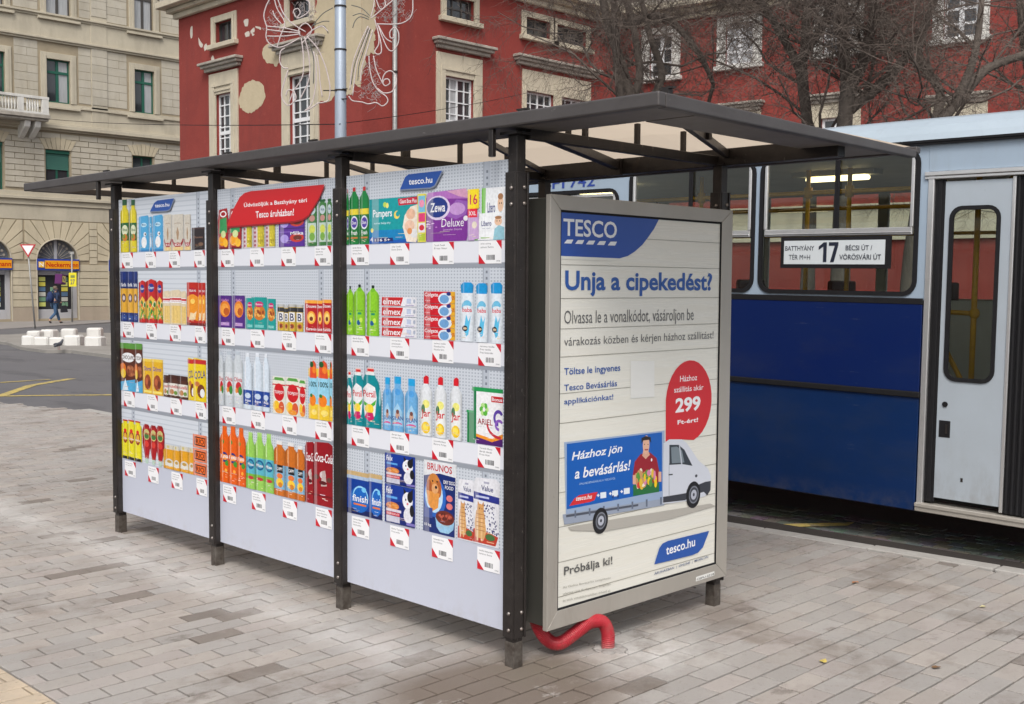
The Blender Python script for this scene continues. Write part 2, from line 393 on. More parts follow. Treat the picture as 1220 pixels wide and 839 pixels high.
o = struct('cobble_strip', cm, M_cob); o['kind'] = 'stuff'
M_yel = mat('yellow_road_paint', (.62, .46, .09), .7, 0, .7, 5, .2, 60, dark=(.30, .25, .14))
mb = MB()
p0, p1 = on(2, -.016, 885, 629), on(2, -.016, 1010, 626)
mb.add([(p0[0], p0[1], -.017), (p1[0], p1[1], -.017), (p1[0] + .14, p1[1] + .02, -.017), (p0[0] + .14, p0[1] + .02, -.017)], [(0, 1, 2, 3)])
struct('bus_lane_marking', mb, M_yel)
# far road: yellow lines, island, sidewalk
def gpt(px, py, dz=0):
    p = on(2, -.05, px, py)
    for _ in range(6): p = on(2, gz(p[1]) + dz, px, py)
    return p
def strip(pts, wd, M, name, dz=.006):
    mb = MB(); P = [gpt(*q, dz) for q in pts]
    for a, b in zip(P[:-1], P[1:]):
        d = Vector(b - a); d.z = 0; d.normalize(); s_ = Vector((-d.y, d.x, 0)) * wd / 2
        a, b = Vector(a), Vector(b); mb.add([a - s_, b - s_, b + s_, a + s_], [(0, 1, 2, 3)])
    return struct(name, mb, M)
strip([(-30, 472.5), (60, 471), (200, 470)], .13, M_yel, 'road_marking')
strip([(0, 472), (38, 459), (86, 451)], .16, M_yel, 'road_marking')
strip([(-20, 457), (60, 452)], .11, M_yel, 'road_marking', .0075)
strip([(-20, 403), (22, 400)], .3, M_yel, 'road_marking')
M_yel.use_nodes = True; layers(M_yel, [(9, .5, .62, (.13, .125, .12), .75, (1, 1, 1)), (60, .5, .66, (.16, .15, .14), .6, (1, 1, 1))])
M_isl = mat('grey_concrete', (.28, .265, .24), .85, 0, .7, 1.2, .4, 40, dark=(.19, .175, .16))
isl = [(-40, 407), (8, 411), (25, 417), (55, 421), (85, 421), (131, 427), (230, 440), (230, 404), (131, 400), (60, 399), (10, 402), (-40, 402)]
mb = MB(); P = [gpt(*q) for q in isl]; mb.prism([(p[0], p[1], p[2] + .10) for p in P], (0, 0, -.3)); struct('traffic_island', mb, M_isl, bevel=.02)
M_side = mat('far_pavement', (.27, .25, .235), .85, 0, .5, 2, .2, 20, dark=(.21, .195, .185))
mb = MB(); a, b = gpt(-60, 396), gpt(240, 379)
zt = -.22
mb.prism([(a[0], a[1], zt), (b[0], b[1], zt), (b[0] + 30, 56, zt), (a[0] - 8, 56, zt)], (0, 0, -.4)); struct('far_sidewalk', mb, M_side, bevel=.02)

# ------------------------------------------------------------------ bus shelter
SP = 1.2611
sh = thing('bus_shelter', 'brown steel bus shelter with a flat overhanging roof and three big printed grocery shelf panels', 'bus shelter', (0, 0, 0))
ZT = 2.35
def post(x, y, ztop=ZT, clad=True, faces=1):
    mb = MB(); mb.box(x - .0275, x + .0275, y - .0275, y + .0275, -.01, ztop)
    st = part('post', mb, M_dark if clad else M_dark, sh, .002)
    mb = MB(); mb.box(x - .0285, x + .0285, y - .0285, y + .0285, -.008, .115); part('post_foot', mb, M_rust, st, .001)
    if clad:
        mb = MB()
        # pair of channel flanges bolted on the post, with a groove at the corner
        mb.box(x - .038, x - .0285, y - .034, y + .034, .135, 2.19); mb.box(x - .034, x + .034, y - .038, y - .0285, .135, 2.19)
        mb.box(x - .034, x + .034, y + .0285, y + .038, .135, 2.19)
        mb.box(x - .044, x - .0385, y - .034, y - .022, .135, 2.19); mb.box(x + .022, x + .034, y - .044, y - .0385, .135, 2.19)
        part('post_cladding', mb, M_dark, st, .0015)
        for z in (.17, .245, 2.05, 2.12):
            mb = MB(); mb.ell((x - .0395, y - .006, z), (.007, .009, .009)); part('bolt', mb, M_bolt, st, smooth=True)
            mb = MB(); mb.ell((x + .008, y - .0395, z + .004), (.009, .007, .009)); part('bolt', mb, M_bolt, st, smooth=True)
    mb = MB(); mb.box(x - .055, x + .075, y - .05, y + .05, ztop, ztop + .012); part('cap_plate', mb, M_dark, st)
for k in range(4): post(0, k * SP)
XR = 1.455
for k in range(4): post(XR, -.058 + k * SP, 2.33, clad=True)
# roof: fascia frame, lining, sheets, trusses
RX0, RX1, RY0, RY1 = -.106, 2.04, -.85, 5.06
mb = MB(); T_ = .045; Z0, Z1 = 2.374, 2.432
mb.box(RX0, RX0 + T_, RY0, RY1, Z0, Z1); part('fascia', mb, M_fascia, sh, .008, 3)
mb = MB()
# near end fascia, a little lower towards the back
mb.add([(RX0 + T_ + .001, RY0, Z0), (RX1, RY0, Z0 - .012), (RX1, RY0 + T_, Z0 - .012), (RX0 + T_ + .001, RY0 + T_, Z0), (RX0 + T_ + .001, RY0, Z1 - .001), (RX1, RY0, Z1 - .030), (RX1, RY0 + T_, Z1 - .030), (RX0 + T_ + .001, RY0 + T_, Z1 - .001)],
       [(0, 3, 2, 1), (4, 5, 6, 7), (0, 1, 5, 4), (1, 2, 6, 5), (2, 3, 7, 6), (3, 0, 4, 7)]); part('fascia', mb, M_fascia, sh, .006, 2)
mb = MB(); mb.box(RX0 + T_ + .001, RX1, RY1 - T_, RY1, Z0, Z1 - .015); part('fascia', mb, M_fascia, sh, .006, 2)
mb = MB(); mb.box(RX1 + .001, RX1 + T_, RY0, RY1, Z0 + .012, Z1 - .012); part('fascia', mb, M_fascia, sh, .006, 2)
# inner grey lip of the frame
mb = MB()
mb.box(RX0 + T_ + .002, RX0 + .30, RY0 + .05, RY1 - .05, Z0 + .004, Z0 + .012)
mb.box(RX1 - .20, RX1 - .002, RY0 + .05, RY1 - .05, Z0 + .020, Z0 + .028)
mb.box(RX0 + .305, RX1 - .205, RY0 + T_ + .002, RY0 + .30, Z0 + .002, Z0 + .010)
part('fascia_lip', mb, M_lip, sh)
mb = MB(); rid = .80; zc = 2.475
def vault(x, y=1.5):
    hy = min(1, max(0, (y - RY0) / 1.1), max(0, (RY1 - y) / 1.1)); hx = min(1, max(0, x - RX0) / .55, max(0, RX1 - x) / .75)
    return 2.418 + .085 * min(hx, hy)
gx = [RX0 + .03, RX0 + .30, RX0 + .55, 1.29, 1.7, RX1 - .01]; gy = [RY0 + .03, -.55, -.2, .25] + [.25 + .63 * i for i in range(1, 6)] + [3.96, 4.4, 4.75, RY1 - .03]
for i in range(len(gx) - 1):
    for j in range(len(gy) - 1):
        mb.add([(x, y, vault(x, y)) for x, y in ((gx[i], gy[j]), (gx[i + 1], gy[j]), (gx[i + 1], gy[j + 1]), (gx[i], gy[j + 1]))], [(0, 1, 2, 3)])
part('roof_sheet', mb, M_under, sh)
mb = MB(); mb.box(XR - .035, XR + .035, RY0 + .1, RY1 - .1, 2.325, 2.412); part('roof_beam', mb, M_dark, sh, .003)
def strut(x, y, z0):
    mb = MB(); mb.box(x - .011, x + .011, y - .011, y + .011, z0, vault(x, y) - .002); part('strut', mb, M_dark, sh)
for k in range(4):
    y = k * SP - .03
    mb = MB(); mb.beam((.035, y, 2.358), (XR - .03, y - .02, 2.352), .04, .048); part('crossbeam', mb, M_dark, sh, .003)
    for x in (.40, .78, 1.15): strut(x, y - .012, 2.37)
for k in range(-1, 4):
    ym = k * SP + (.63 if k >= 0 else .41)
    if k == -1: a_ = (RX0 + .06, RY0 + .06, 2.405); mb = MB(); mb.beam(a_, (XR, -.10, 2.385), .028, .04); part('diagonal_brace', mb, M_dark, sh, .002); strut(.86, -.40, 2.38)
    if 0 <= k < 3:
        mb = MB(); mb.beam((RX0 + .06, ym - .35, 2.395), (XR, (k + 1) * SP - .06, 2.375), .022, .03); part('diagonal_brace', mb, M_dark, sh, .002)
        mb = MB(); mb.beam((.02, k * SP, 2.395), (XR - .02, k * SP + .62, 2.375), .045, .045); part('diagonal_brace', mb, M_dark, sh, .002)
        mb = MB(); mb.box(XR - .06, XR - .036, k * SP + .57, k * SP + .67, 2.318, 2.41); part('bracket', mb, M_dark, sh)
        strut(.62, k * SP + .26, 2.39)
for y in (.065, 2 * SP - .1, 3.86):     # short drain stubs hanging from the fascia
    if y == 2 * SP - .1: continue
    mb = MB(); mb.box(-.10, -.075, y - .014, y + .014, 2.255, Z0 - .001); part('drain_stub', mb, M_dark, sh, .003)
for y in (-.82, -.05, 1.5, 2.35, 3.9):   # roof clips seen on the top edge
    mb = MB(); mb.box(RX0 + .08, RX0 + .11, y - .012, y + .02, 2.425, 2.452); mb.box(RX0 + .085, RX0 + .105, y - .03, y + .035, 2.4525, 2.460); part('roof_clip', mb, M_dark, sh)

# --- grocery shelf print panels
ZS = [1.9005, 1.4394, .9751, .5141]; HS = .103
PZ0, PZ1 = .1455, 2.2512
XP = -.002
def pegboard(name, slats=False):
    M = bpy.data.materials.new(name); M.use_nodes = True; n = M.node_tree; L = n.links; b = n.nodes['Principled BSDF']
    b.inputs['Roughness'].default_value = .38; b.inputs['Coat Weight'].default_value = .15
    g = n.nodes.new('ShaderNodeNewGeometry'); sp = n.nodes.new('ShaderNodeSeparateXYZ'); L.new(g.outputs['Position'], sp.inputs[0])
    def mth(op, a, b_=None, c_=None):
        q = n.nodes.new('ShaderNodeMath'); q.operation = op
        for i, v in enumerate((a, b_, c_)):
            if v is None: continue
            if isinstance(v, (int, float)): q.inputs[i].default_value = v
            else: L.new(v, q.inputs[i])
        return q.outputs[0]
    def cell(src, per, width):
        t = mth('FRACT', mth('DIVIDE', src, per)); return mth('LESS_THAN', mth('ABSOLUTE', mth('SUBTRACT', t, .5)), width / 2)
    # printed photograph of a perforated board
    if slats: msk = cell(sp.outputs['Z'], .030, .28); light, dk = (.64, .68, .74, 1), (.53, .575, .64, 1)
    else: msk = mth('MULTIPLY', cell(sp.outputs['Y'], .0205, .46), cell(sp.outputs['Z'], .0150, .46)); light, dk = (.60, .64, .70, 1), (.37, .41, .48, 1)
    mx = n.nodes.new('ShaderNodeMix'); mx.data_type = 'RGBA'; mx.inputs['A'].default_value = light; mx.inputs['B'].default_value = dk
    L.new(msk, mx.inputs['Factor'])
    hi = mth('LESS_THAN', sp.outputs['Z'], ZS[3])
    m2 = n.nodes.new('ShaderNodeMix'); m2.data_type = 'RGBA'; L.new(hi, m2.inputs['Factor']); L.new(mx.outputs['Result'], m2.inputs['A']); m2.inputs['B'].default_value = (.53, .555, .65, 1)
    L.new(m2.outputs['Result'], b.inputs['Base Color']); return M
MP = [pegboard('print_pegboard'), pegboard('print_pegboard_b'), pegboard('print_slatboard', True)]
for m_ in MP: layers(m_, [(9, .50, .8, (.38, .35, .32), .5, (1, 1, 1), (.14, .26)), (60, .64, .72, (.38, .36, .34), .4, (1, 1, 1), (.14, .40))])
LAY = [0]
def pprint():
    LAY[0] = (LAY[0] + 1) % 5
    return Print(lambda a, b, off: (XP - off, -a, b), base=.0011 + LAY[0] * .0007, step=.000012)
def edgeY(px): return onX(XP, px, 333)[1]
panels = []
for k in range(3):
    y0, y1 = k * SP + .036, (k + 1) * SP - .036
    mb = MB(); mb.box(XP, XP + .02, y0, y1, PZ0, PZ1)
    p = part('poster_panel', mb, MP[k], sh, .001, label=['panel print of household and pet goods', 'panel print of drinks and snacks under a red banner', 'panel print of oil, pasta and sauces'][k])
    panels.append((p, y0, y1))
    # printed shelf edges and shelf uprights
    pr = pprint(); pr.off = .0003; pr.step = .000004
    for ys_ in (y0 + .15, y1 - .17):
        pr.r(-ys_ - .022, -ys_ + .022, ZS[3], PZ1, C(184, 191, 202)); pr.r(-ys_ - .0225, -ys_ - .018, ZS[3], PZ1, C(140, 148, 160))
        z = ZS[3]
        while z < PZ1 - .03: pr.r(-ys_ - .004, -ys_ + .008, z + .006, z + .018, C(120, 128, 140)); z += .028
    for z in ZS[:3]:
        pr.r(-y1, -y0, z - HS - .020, z - HS, C(150, 156, 166)); pr.r(-y1, -y0, z - HS, z, C(226, 228, 236)); pr.r(-y1, -y0, z - .004, z, C(200, 204, 214))
        pr.r(-y1, -y0, z - HS, z - HS + .004, C(170, 174, 184))
    part('printed_shelf', pr.mb, M_print, p)

WHITE = C(238, 238, 240); BLK = C(28, 26, 30); RED = C(205, 22, 34); TESB = C(30, 78, 160)
def bottle(p, body, cap, neck=.16, sh_=.72, top=.93, waist=0, cx=.5):
    L_ = [(0, .47), (.03, .5), (.30, .5 - waist), (.5, .49 - waist * .3), (sh_, .485), (sh_ + (top - sh_) * .3, .41), (sh_ + (top - sh_) * .6, .25), (top, neck)]
    pts = [(cx + w_, y) for y, w_ in L_] + [(cx - w_, y) for y, w_ in reversed(L_)]
    p.poly(pts, body); p.r(cx - neck - .02, cx + neck + .02, top - .01, 1, cap)
def shade(c, k): return tuple(min(1, x * k) for x in c)
def blobs(p, cols, x0, x1, y0, y1, n, s=.08, seed=1):
    R = random.Random(seed)
    for i in range(n): p.e(R.uniform(x0, x1), R.uniform(y0, y1), s * R.uniform(.6, 1.3), s * R.uniform(.5, 1.1) * .6, R.choice(cols), 9)
# each drawer paints one pack in unit coordinates
def d_cleaner(p): 
    bottle(p, C(10, 130, 60), C(190, 40, 40), .12, .78, .94); p.r(.04, .96, .52, .62, C(235, 215, 60)); p.r(.06, .94, .05, .52, C(20, 120, 50)); p.e(.5, .38, .36, .12, C(225, 225, 240)); p.e(.5, .38, .29, .09, C(80, 60, 160)); p.t('Dom', .3, .7, .35, .41, WHITE, .02); p.t('Fresh', .2, .8, .17, .24, WHITE, .02); p.r(.15, .85, .10, .13, C(200, 120, 60))
def d_diaper(p):
    p.r(0, 1, 0, 1, C(0, 155, 160)); p.r(0, 1, 0, .3, C(0, 130, 190)); p.poly([(0, 0), (1, 0), (1, .10), (.5, .07), (0, .16)], C(20, 90, 180)); p.poly([(.78, .02), (.97, .0), (1, .1), (1, .82), (.86, .78), (.74, .6), (.70, .35)], C(245, 232, 215))
    p.e(.86, .62, .09, .12, C(236, 190, 160)); p.e(.84, .36, .10, .13, C(240, 200, 175)); p.e(.93, .2, .07, .1, C(235, 235, 235)); p.e(.84, .25, .05, .07, C(230, 150, 90))
    p.t('Pampers', .08, .48, .54, .76, WHITE, .02); p.t('active baby-dry', .10, .45, .42, .48, C(220, 245, 250)); p.e(.33, .86, .035, .06, C(190, 220, 90)); p.e(.38, .84, .03, .06, C(240, 230, 120)); p.e(.58, .62, .06, .09, C(245, 215, 90)); p.e(.60, .64, .04, .06, C(0, 155, 160))
    p.poly([(.62, .82), (.60, .97), (1, .99), (1, .83)], C(200, 30, 60)); p.t('Giant Box Plus', .64, .98, .86, .95, WHITE, .02)
    p.t('4', .02, .08, .04, .15, WHITE, .03); p.r(.1, .5, .04, .12, C(30, 40, 110)); p.t('116 5+', .12, .44, .05, .11, WHITE, .02); p.e(.06, .3, .03, .05, C(245, 230, 120))
def d_mixpack(p):
    p.r(0, 1, 0, 1, C(225, 215, 80)); p.r(.1, .9, .62, .96, C(120, 190, 220)); p.r(.1, .9, .42, .6, C(225, 60, 120)); p.r(.1, .9, .2, .4, C(235, 230, 235)); p.e(.5, .3, .3, .06, C(210, 40, 60)); p.e(.5, .8, .3, .08, C(240, 150, 180)); p.r(.1, .9, .03, .17, C(180, 200, 60))
def d_tissue(p):
    p.poly([(0, .12), (.06, 0), (.92, 0), (1, .4), (1, .8), (.9, 1), (.08, .97), (0, .7)], C(125, 45, 150)); p.poly([(.02, .7), (.5, .83), (1, .8), (.9, 1), (.08, .97)], C(178, 110, 190)); p.poly([(.5, .97), (.9, 1), (1, .8), (.75, .86)], C(215, 160, 190))
    p.poly([(.45, .5), (.7, .8), (.98, .74), (.9, .5), (.7, .42)], C(150, 90, 180)); p.e(.72, .62, .17, .12, C(195, 150, 210)); p.e(.3, .66, .27, .24, C(220, 205, 232)); p.e(.29, .67, .23, .20, C(20, 50, 130)); p.t('Zewa', .13, .46, .58, .76, WHITE, .03, .1)
    p.t('Deluxe', .38, .86, .28, .44, WHITE, 0, .1); p.t('Lavender dreams', .42, .82, .21, .25, C(210, 180, 220)); p.e(.9, .43, .05, .05, WHITE); blobs(p, [C(230, 205, 235), C(190, 120, 200)], .06, .32, .25, .42, 12, .03, 4)
def d_side16(p):
    p.r(0, .62, .0, 1, C(185, 150, 205)); p.poly([(.1, 0), (1, .03), (1, .52), (.1, .55)], C(200, 165, 210)); p.e(.6, .3, .22, .07, C(230, 220, 200)); p.r(0, 1, .62, 1, C(250, 222, 30)); p.t('16', .2, .85, .70, .9, C(200, 40, 90), .02); p.r(0, .85, .45, .62, C(225, 30, 60)); p.t('XXL', .1, .75, .49, .57, WHITE, .02)
def d_wipes(p):
    p.r(0, 1, 0, 1, C(240, 242, 245)); p.poly([(0, 0), (.12, 0), (.17, 1), (0, 1)], C(120, 200, 70)); p.t('Libero', .24, .56, .52, .72, C(40, 50, 120), .02); p.t('wet wipes', .27, .52, .40, .46, C(120, 130, 160)); p.e(.78, .68, .12, .16, C(235, 195, 165)); p.e(.78, .82, .11, .06, C(170, 120, 80)); p.poly([(.62, 0), (.98, 0), (.97, .45), (.8, .54), (.66, .4)], C(150, 200, 215)); p.e(.74, .69, .015, .02, BLK); p.e(.82, .69, .015, .02, BLK); p.r(.22, .5, .06, .1, C(140, 190, 90))
def d_shampoo(p): 
    bottle(p, C(140, 205, 40), C(20, 40, 30), .08, .80, .95, .04); p.e(.5, .90, .17, .035, C(120, 190, 40)); p.t('FRUCTIS', .25, .75, .47, .50, C(20, 110, 50), .02); p.r(.35, .65, .41, .45, C(10, 140, 110)); p.e(.42, .25, .16, .05, C(20, 90, 150)); p.e(.62, .3, .14, .05, C(200, 235, 90)); p.r(.25, .75, .1, .13, C(190, 230, 110))
def d_elmex(p):
    for i in range(4):
        y = i * .25; p.r(0, 1, y + .01, y + .24, C(232, 232, 238)); p.poly([(.0, y + .02), (.55, y + .02), (.62, y + .23), (0.01, y + .23)], C(206, 36, 40)); p.poly([(.03, y + .04), (.53, y + .04), (.59, y + .21), (.03, y + .21)], C(200, 30, 36)); p.t('elmex', .04, .55, y + .05, y + .2, WHITE, .03)
        p.r(.72, .84, y + .08, y + .2, C(190, 200, 225)); p.e(.93, y + .14, .03, .05, C(170, 180, 200)); p.r(.68, .92, y + .03, y + .05, C(170, 160, 200))
def d_colgate(p):
    for i in range(4):
        y = i * .25; p.r(0, .86, y + .005, y + .245, C(205, 20, 38)); p.r(.86, 1, y + .005, y + .245, C(240, 180, 40)); p.e(.68, y + .1, .22, .12, C(225, 235, 245)); p.e(.66, y + .09, .15, .09, C(110, 160, 210)); p.e(.80, y + .2, .07, .04, C(30, 50, 130)); p.t('Colgate', .02, .46, y + .12, y + .22, WHITE, .03); p.t('triple', .03, .2, y + .04, y + .07, WHITE); p.t('+20%', .88, .99, y + .08, y + .16, C(190, 40, 30), .02)
def d_baba(p):
    p.poly([(.10, 0), (.90, 0), (.98, .4), (.92, .82), (.85, .86), (.15, .86), (.08, .82), (.02, .4)], C(226, 234, 242)); p.poly([(.12, .82), (.88, .82), (.92, .95), (.75, 1), (.25, 1), (.08, .95)], C(20, 150, 215)); p.arc(.5, .58, .34, .12, 20, 200, .09, C(110, 190, 225)); p.t('baba', .2, .82, .5, .575, C(210, 30, 50), .03)
    p.poly([(.3, .2), (.45, .46), (.6, .34), (.75, .44), (.6, .12), (.45, .08)], C(90, 190, 230)); p.e(.36, .22, .18, .05, C(30, 30, 50)); p.e(.38, .22, .12, .02, C(220, 190, 150))
def d_persil(p):
    p.poly([(.03, 0), (.97, 0), (.98, .45), (.85, .74), (.68, .82), (.66, .86), (.18, .86), (.08, .8)], C(0, 140, 150)); p.r(.2, .64, .85, .9, C(225, 235, 235)); p.r(.28, .58, .9, .97, C(235, 200, 190)); p.r(.26, .60, .91, .95, C(220, 40, 40)); p.poly([(.1, .3), (.05, .62), (.3, .72), (.66, .66), (.75, .5), (.66, .2), (.4, .1), (.16, .16)], WHITE)
    p.t('Persil', .07, .68, .49, .60, C(210, 30, 45), .03); p.poly([(.1, .42), (.4, .36), (.72, .46), (.68, .38), (.4, .3), (.12, .36)], C(80, 180, 60)); p.e(.38, .30, .22, .08, C(245, 215, 60)); p.poly([(.14, .16), (.24, .24), (.55, .24), (.62, .15), (.4, .09)], C(200, 30, 100)); p.e(.9, .5, .05, .14, C(170, 220, 225))
def d_softener(p):
    bottle(p, C(110, 175, 225), C(30, 160, 220), .24, .66, .88, .03); p.poly([(.1, .1), (.9, .1), (.85, .36), (.5, .52), (.15, .36)], C(160, 205, 235)); p.e(.5, .30, .16, .07, C(200, 160, 140)); p.e(.5, .36, .12, .04, C(120, 70, 60)); p.t('SILAN', .10, .92, .19, .27, C(30, 70, 150), .02, 0, .02); p.arc(.5, .12, .4, .05, 30, 170, .03, C(220, 70, 140)); p.e(.5, .72, .22, .06, C(80, 160, 225))
def d_jar(p):
    bottle(p, C(226, 230, 234), C(210, 20, 36), .12, .74, .90, .02); p.poly([(.30, .88), (.70, .88), (.70, 1), (.5, 1.02), (.3, .98)], C(215, 25, 40)); p.poly([(.1, .06), (.9, .06), (.84, .6), (.16, .6)], C(236, 238, 236)); p.e(.5, .54, .28, .07, C(240, 235, 130)); p.e(.28, .45, .14, .08, C(30, 110, 50)); p.t('Jar', .12, .85, .28, .44, C(210, 15, 35), .035, 0, .01); p.e(.48, .14, .34, .10, C(245, 205, 20)); p.e(.48, .15, .2, .06, C(250, 225, 90))
def d_capsbox(p):
    p.r(.0, .22, 0, .52, C(15, 130, 70)); p.r(-.02, .25, .52, .56, C(30, 160, 90)); p.r(.18, 1, .06, .9, C(0, 120, 70)); p.r(.14, 1, .9, .97, C(30, 150, 80)); p.r(.26, 1, 0, .9, WHITE); p.poly([(.26, 0), (1, 0), (1, .22), (.7, .12), (.26, .17)], C(240, 150, 40)); p.poly([(.26, 0), (1, 0), (1, .14), (.7, .06), (.26, .12)], C(80, 30, 110)); p.arc(.95, .36, .4, .24, 180, 270, .05, C(200, 40, 60))
    for i in range(6):
        a = i * 60; p.e(.48 + .07 * math.cos(rad(a)), .60 + .07 * math.sin(rad(a)), .06, .05, C(90, 180, 60) if i % 2 else C(180, 220, 140), 10)
    p.e(.48, .60, .035, .04, WHITE); p.t('ARIEL', .30, .72, .34, .44, C(150, 40, 50), .025); p.t('activ 3in1 pods', .31, .7, .29, .31, C(150, 150, 160)); p.r(.68, 1, .74, .84, C(200, 30, 40)); p.t('Bonus', .7, .98, .76, .82, WHITE, .02); p.arc(.88, .48, .14, .14, 30, 270, .06, C(90, 60, 160)); p.arc(.90, .36, .12, .10, 30, 270, .05, C(140, 90, 190))
def d_tablets(p):
    p.poly([(0, 0), (1, 0), (1, .97), (0, 1)], C(10, 60, 150)); p.r(0, 1, .88, 1, C(200, 170, 120)); p.r(0, 1, .82, .9, C(170, 190, 215)); p.r(0, 1, 0, .12, C(15, 30, 90)); p.e(.55, .35, .42, .3, C(20, 100, 190)); p.arc(.6, .42, .34, .26, -30, 200, .04, C(150, 210, 245)); p.t('finish', .25, .92, .30, .46, WHITE, .03, .1); p.r(.3, .85, .22, .26, C(230, 120, 50)); p.e(.75, .6, .1, .06, C(120, 200, 245))
def d_catfood(p):
    p.r(0, 1, 0, 1, C(15, 55, 150)); p.poly([(0, .45), (.5, .6), (1, .4), (1, 0), (0, 0)], C(15, 35, 110)); p.t('Felix', .04, .26, .76, .93, WHITE, .02, .2); p.r(.05, .42, .64, .70, C(90, 160, 225)); p.e(.26, .45, .22, .10, C(215, 130, 60)); blobs(p, [C(230, 160, 90), C(180, 90, 40)], .1, .42, .4, .5, 9, .05, 5); p.r(.04, .55, .30, .37, C(215, 205, 215)); p.r(.05, .5, .20, .29, C(205, 40, 55)); p.r(.05, .5, .03, .19, C(200, 200, 215)); p.t('INGREDIENTS', .07, .48, .22, .27, WHITE)
    p.e(.76, .66, .17, .22, C(235, 235, 240)); p.e(.84, .76, .09, .14, BLK); p.poly([(.64, .8), (.62, .97), (.72, .88)], BLK); p.poly([(.82, .88), (.93, .98), (.93, .78)], BLK); p.e(.78, .28, .15, .2, C(225, 225, 232)); p.e(.9, .42, .07, .15, BLK); p.e(.7, .68, .02, .03, BLK); p.e(.76, .58, .03, .03, C(230, 120, 130)); p.r(.72, 1, .03, .1, C(130, 120, 190))
def d_dogfood(p):
    p.poly([(.02, 0), (.96, 0), (.99, 1), (.04, 1)], C(226, 228, 232)); p.poly([(.02, 0), (.94, 0), (.96, .82), (.5, .84), (.04, .78)], C(14, 40, 110)); p.e(.36, .5, .33, .28, C(40, 100, 190)); p.e(.34, .52, .26, .24, C(190, 220, 240)); p.e(.33, .64, .21, .19, C(205, 130, 60)); p.e(.2, .6, .09, .13, C(170, 90, 40)); p.e(.48, .62, .08, .12, C(180, 100, 45)); p.poly([(.12, .58), (.5, .56), (.46, .36), (.3, .3), (.16, .4)], C(225, 150, 70)); p.e(.37, .62, .10, .07, C(225, 165, 110)); p.e(.40, .64, .035, .022, BLK); p.e(.30, .72, .02, .014, BLK); p.e(.43, .72, .02, .014, BLK)
    p.t('BRUNOS', .14, .86, .87, .97, C(190, 30, 45), .03, 0, -.01); p.t('DRY DOG', .62, .94, .71, .76, WHITE, .02); p.t('FOOD', .66, .9, .64, .69, WHITE, .02); p.e(.79, .52, .09, .045, C(220, 120, 120)); p.e(.79, .41, .09, .045, C(220, 120, 120)); p.poly([(.38, .22), (.94, .24), (.90, .10), (.76, .03), (.52, .03), (.42, .09)], C(150, 195, 225)); p.e(.66, .24, .27, .1, C(110, 45, 35)); blobs(p, [C(150, 60, 50), C(190, 90, 70), C(90, 35, 30)], .46, .86, .2, .31, 26, .035, 6); p.t('10 kg', .06, .26, .07, .12, WHITE, .02); p.r(.05, .3, .2, .34, C(60, 80, 150))
def d_litter(p):
    p.poly([(.02, 0), (.97, .0), (1, .95), (.85, 1), (.1, .98), (0, .9)], C(226, 226, 232)); p.t('Value', .3, .75, .80, .88, C(40, 50, 110), .02); p.r(.4, .6, .91, .94, C(170, 170, 190)); p.poly([(.02, .66), (.98, .64), (.98, .74), (.02, .77)], C(40, 50, 140)); p.r(.1, .6, .69, .72, C(190, 195, 225))
    R = random.Random(9)
    for i in range(60):
        x, y = R.uniform(.40, .95), R.uniform(.16, .60); p.e(x, y, .022, .014, C(45, 45, 110), 7)
    p.poly([(.0, .02), (.85, .02), (.95, .16), (.6, .2), (.02, .22)], C(190, 60, 40)); p.e(.28, .52, .13, .08, C(214, 160, 100)); p.poly([(.12, .5), (.42, .48), (.5, .2), (.42, .08), (.1, .1), (.06, .3)], C(215, 165, 105)); p.poly([(.16, .56), (.18, .64), (.25, .59)], C(200, 140, 80)); p.poly([(.33, .59), (.4, .64), (.41, .55)], C(200, 140, 80)); p.r(.14, .2, .05, .4, C(232, 200, 155)); p.r(.3, .36, .05, .4, C(225, 185, 135))
    for i in range(5): p.r(.12, .44, .2 + i * .06, .212 + i * .06, C(180, 120, 70))
    p.e(.65, .13, .18, .05, C(70, 110, 60)); p.e(.25, .53, .015, .012, BLK); p.e(.34, .53, .015, .012, BLK)
# panel 2
def d_pouch(p): p.poly([(.05, 0), (.95, 0), (1, .7), (.85, 1), (.1, .97), (0, .7)], C(165, 25, 35)); p.e(.5, .86, .3, .08, WHITE); p.e(.5, .86, .2, .05, C(170, 30, 40)); p.poly([(.12, .38), (.85, .4), (.8, .78), (.2, .74)], C(60, 150, 90)); p.e(.4, .2, .34, .13, C(245, 165, 30)); p.e(.7, .14, .22, .1, C(250, 190, 50)); p.e(.5, .36, .22, .09, C(210, 225, 160)); p.r(.1, .9, 0, .04, C(120, 20, 30))
def d_popcorn(p):
    p.r(0, 1, 0, 1, C(215, 210, 205)); p.r(.0, .36, 0, .95, C(225, 200, 205))
    for i in range(9): p.e(.19, .06 + i * .1, .09, .032, C(160, 40, 70), 8)
    p.r(.4, .98, .02, .95, C(205, 190, 50)); blobs(p, [C(240, 225, 90), C(160, 140, 30), C(225, 205, 60)], .45, .95, .05, .92, 40, .06, 3)
def d_choc(p):
    p.r(0, 1, 0, 1, C(90, 45, 150))
    for y in (.12, .55): p.e(.7, y + .12, .27, .12, C(200, 60, 50)); p.e(.72, y + .12, .16, .07, C(110, 50, 40)); p.e(.22, y + .1, .16, .12, C(170, 150, 225)); p.t('Milka', .45, .95, y + .2, y + .3, WHITE, .02); p.r(0, .5, y + .28, y + .3, C(140, 100, 200))
    p.r(0, 1, .49, .52, C(60, 30, 110))
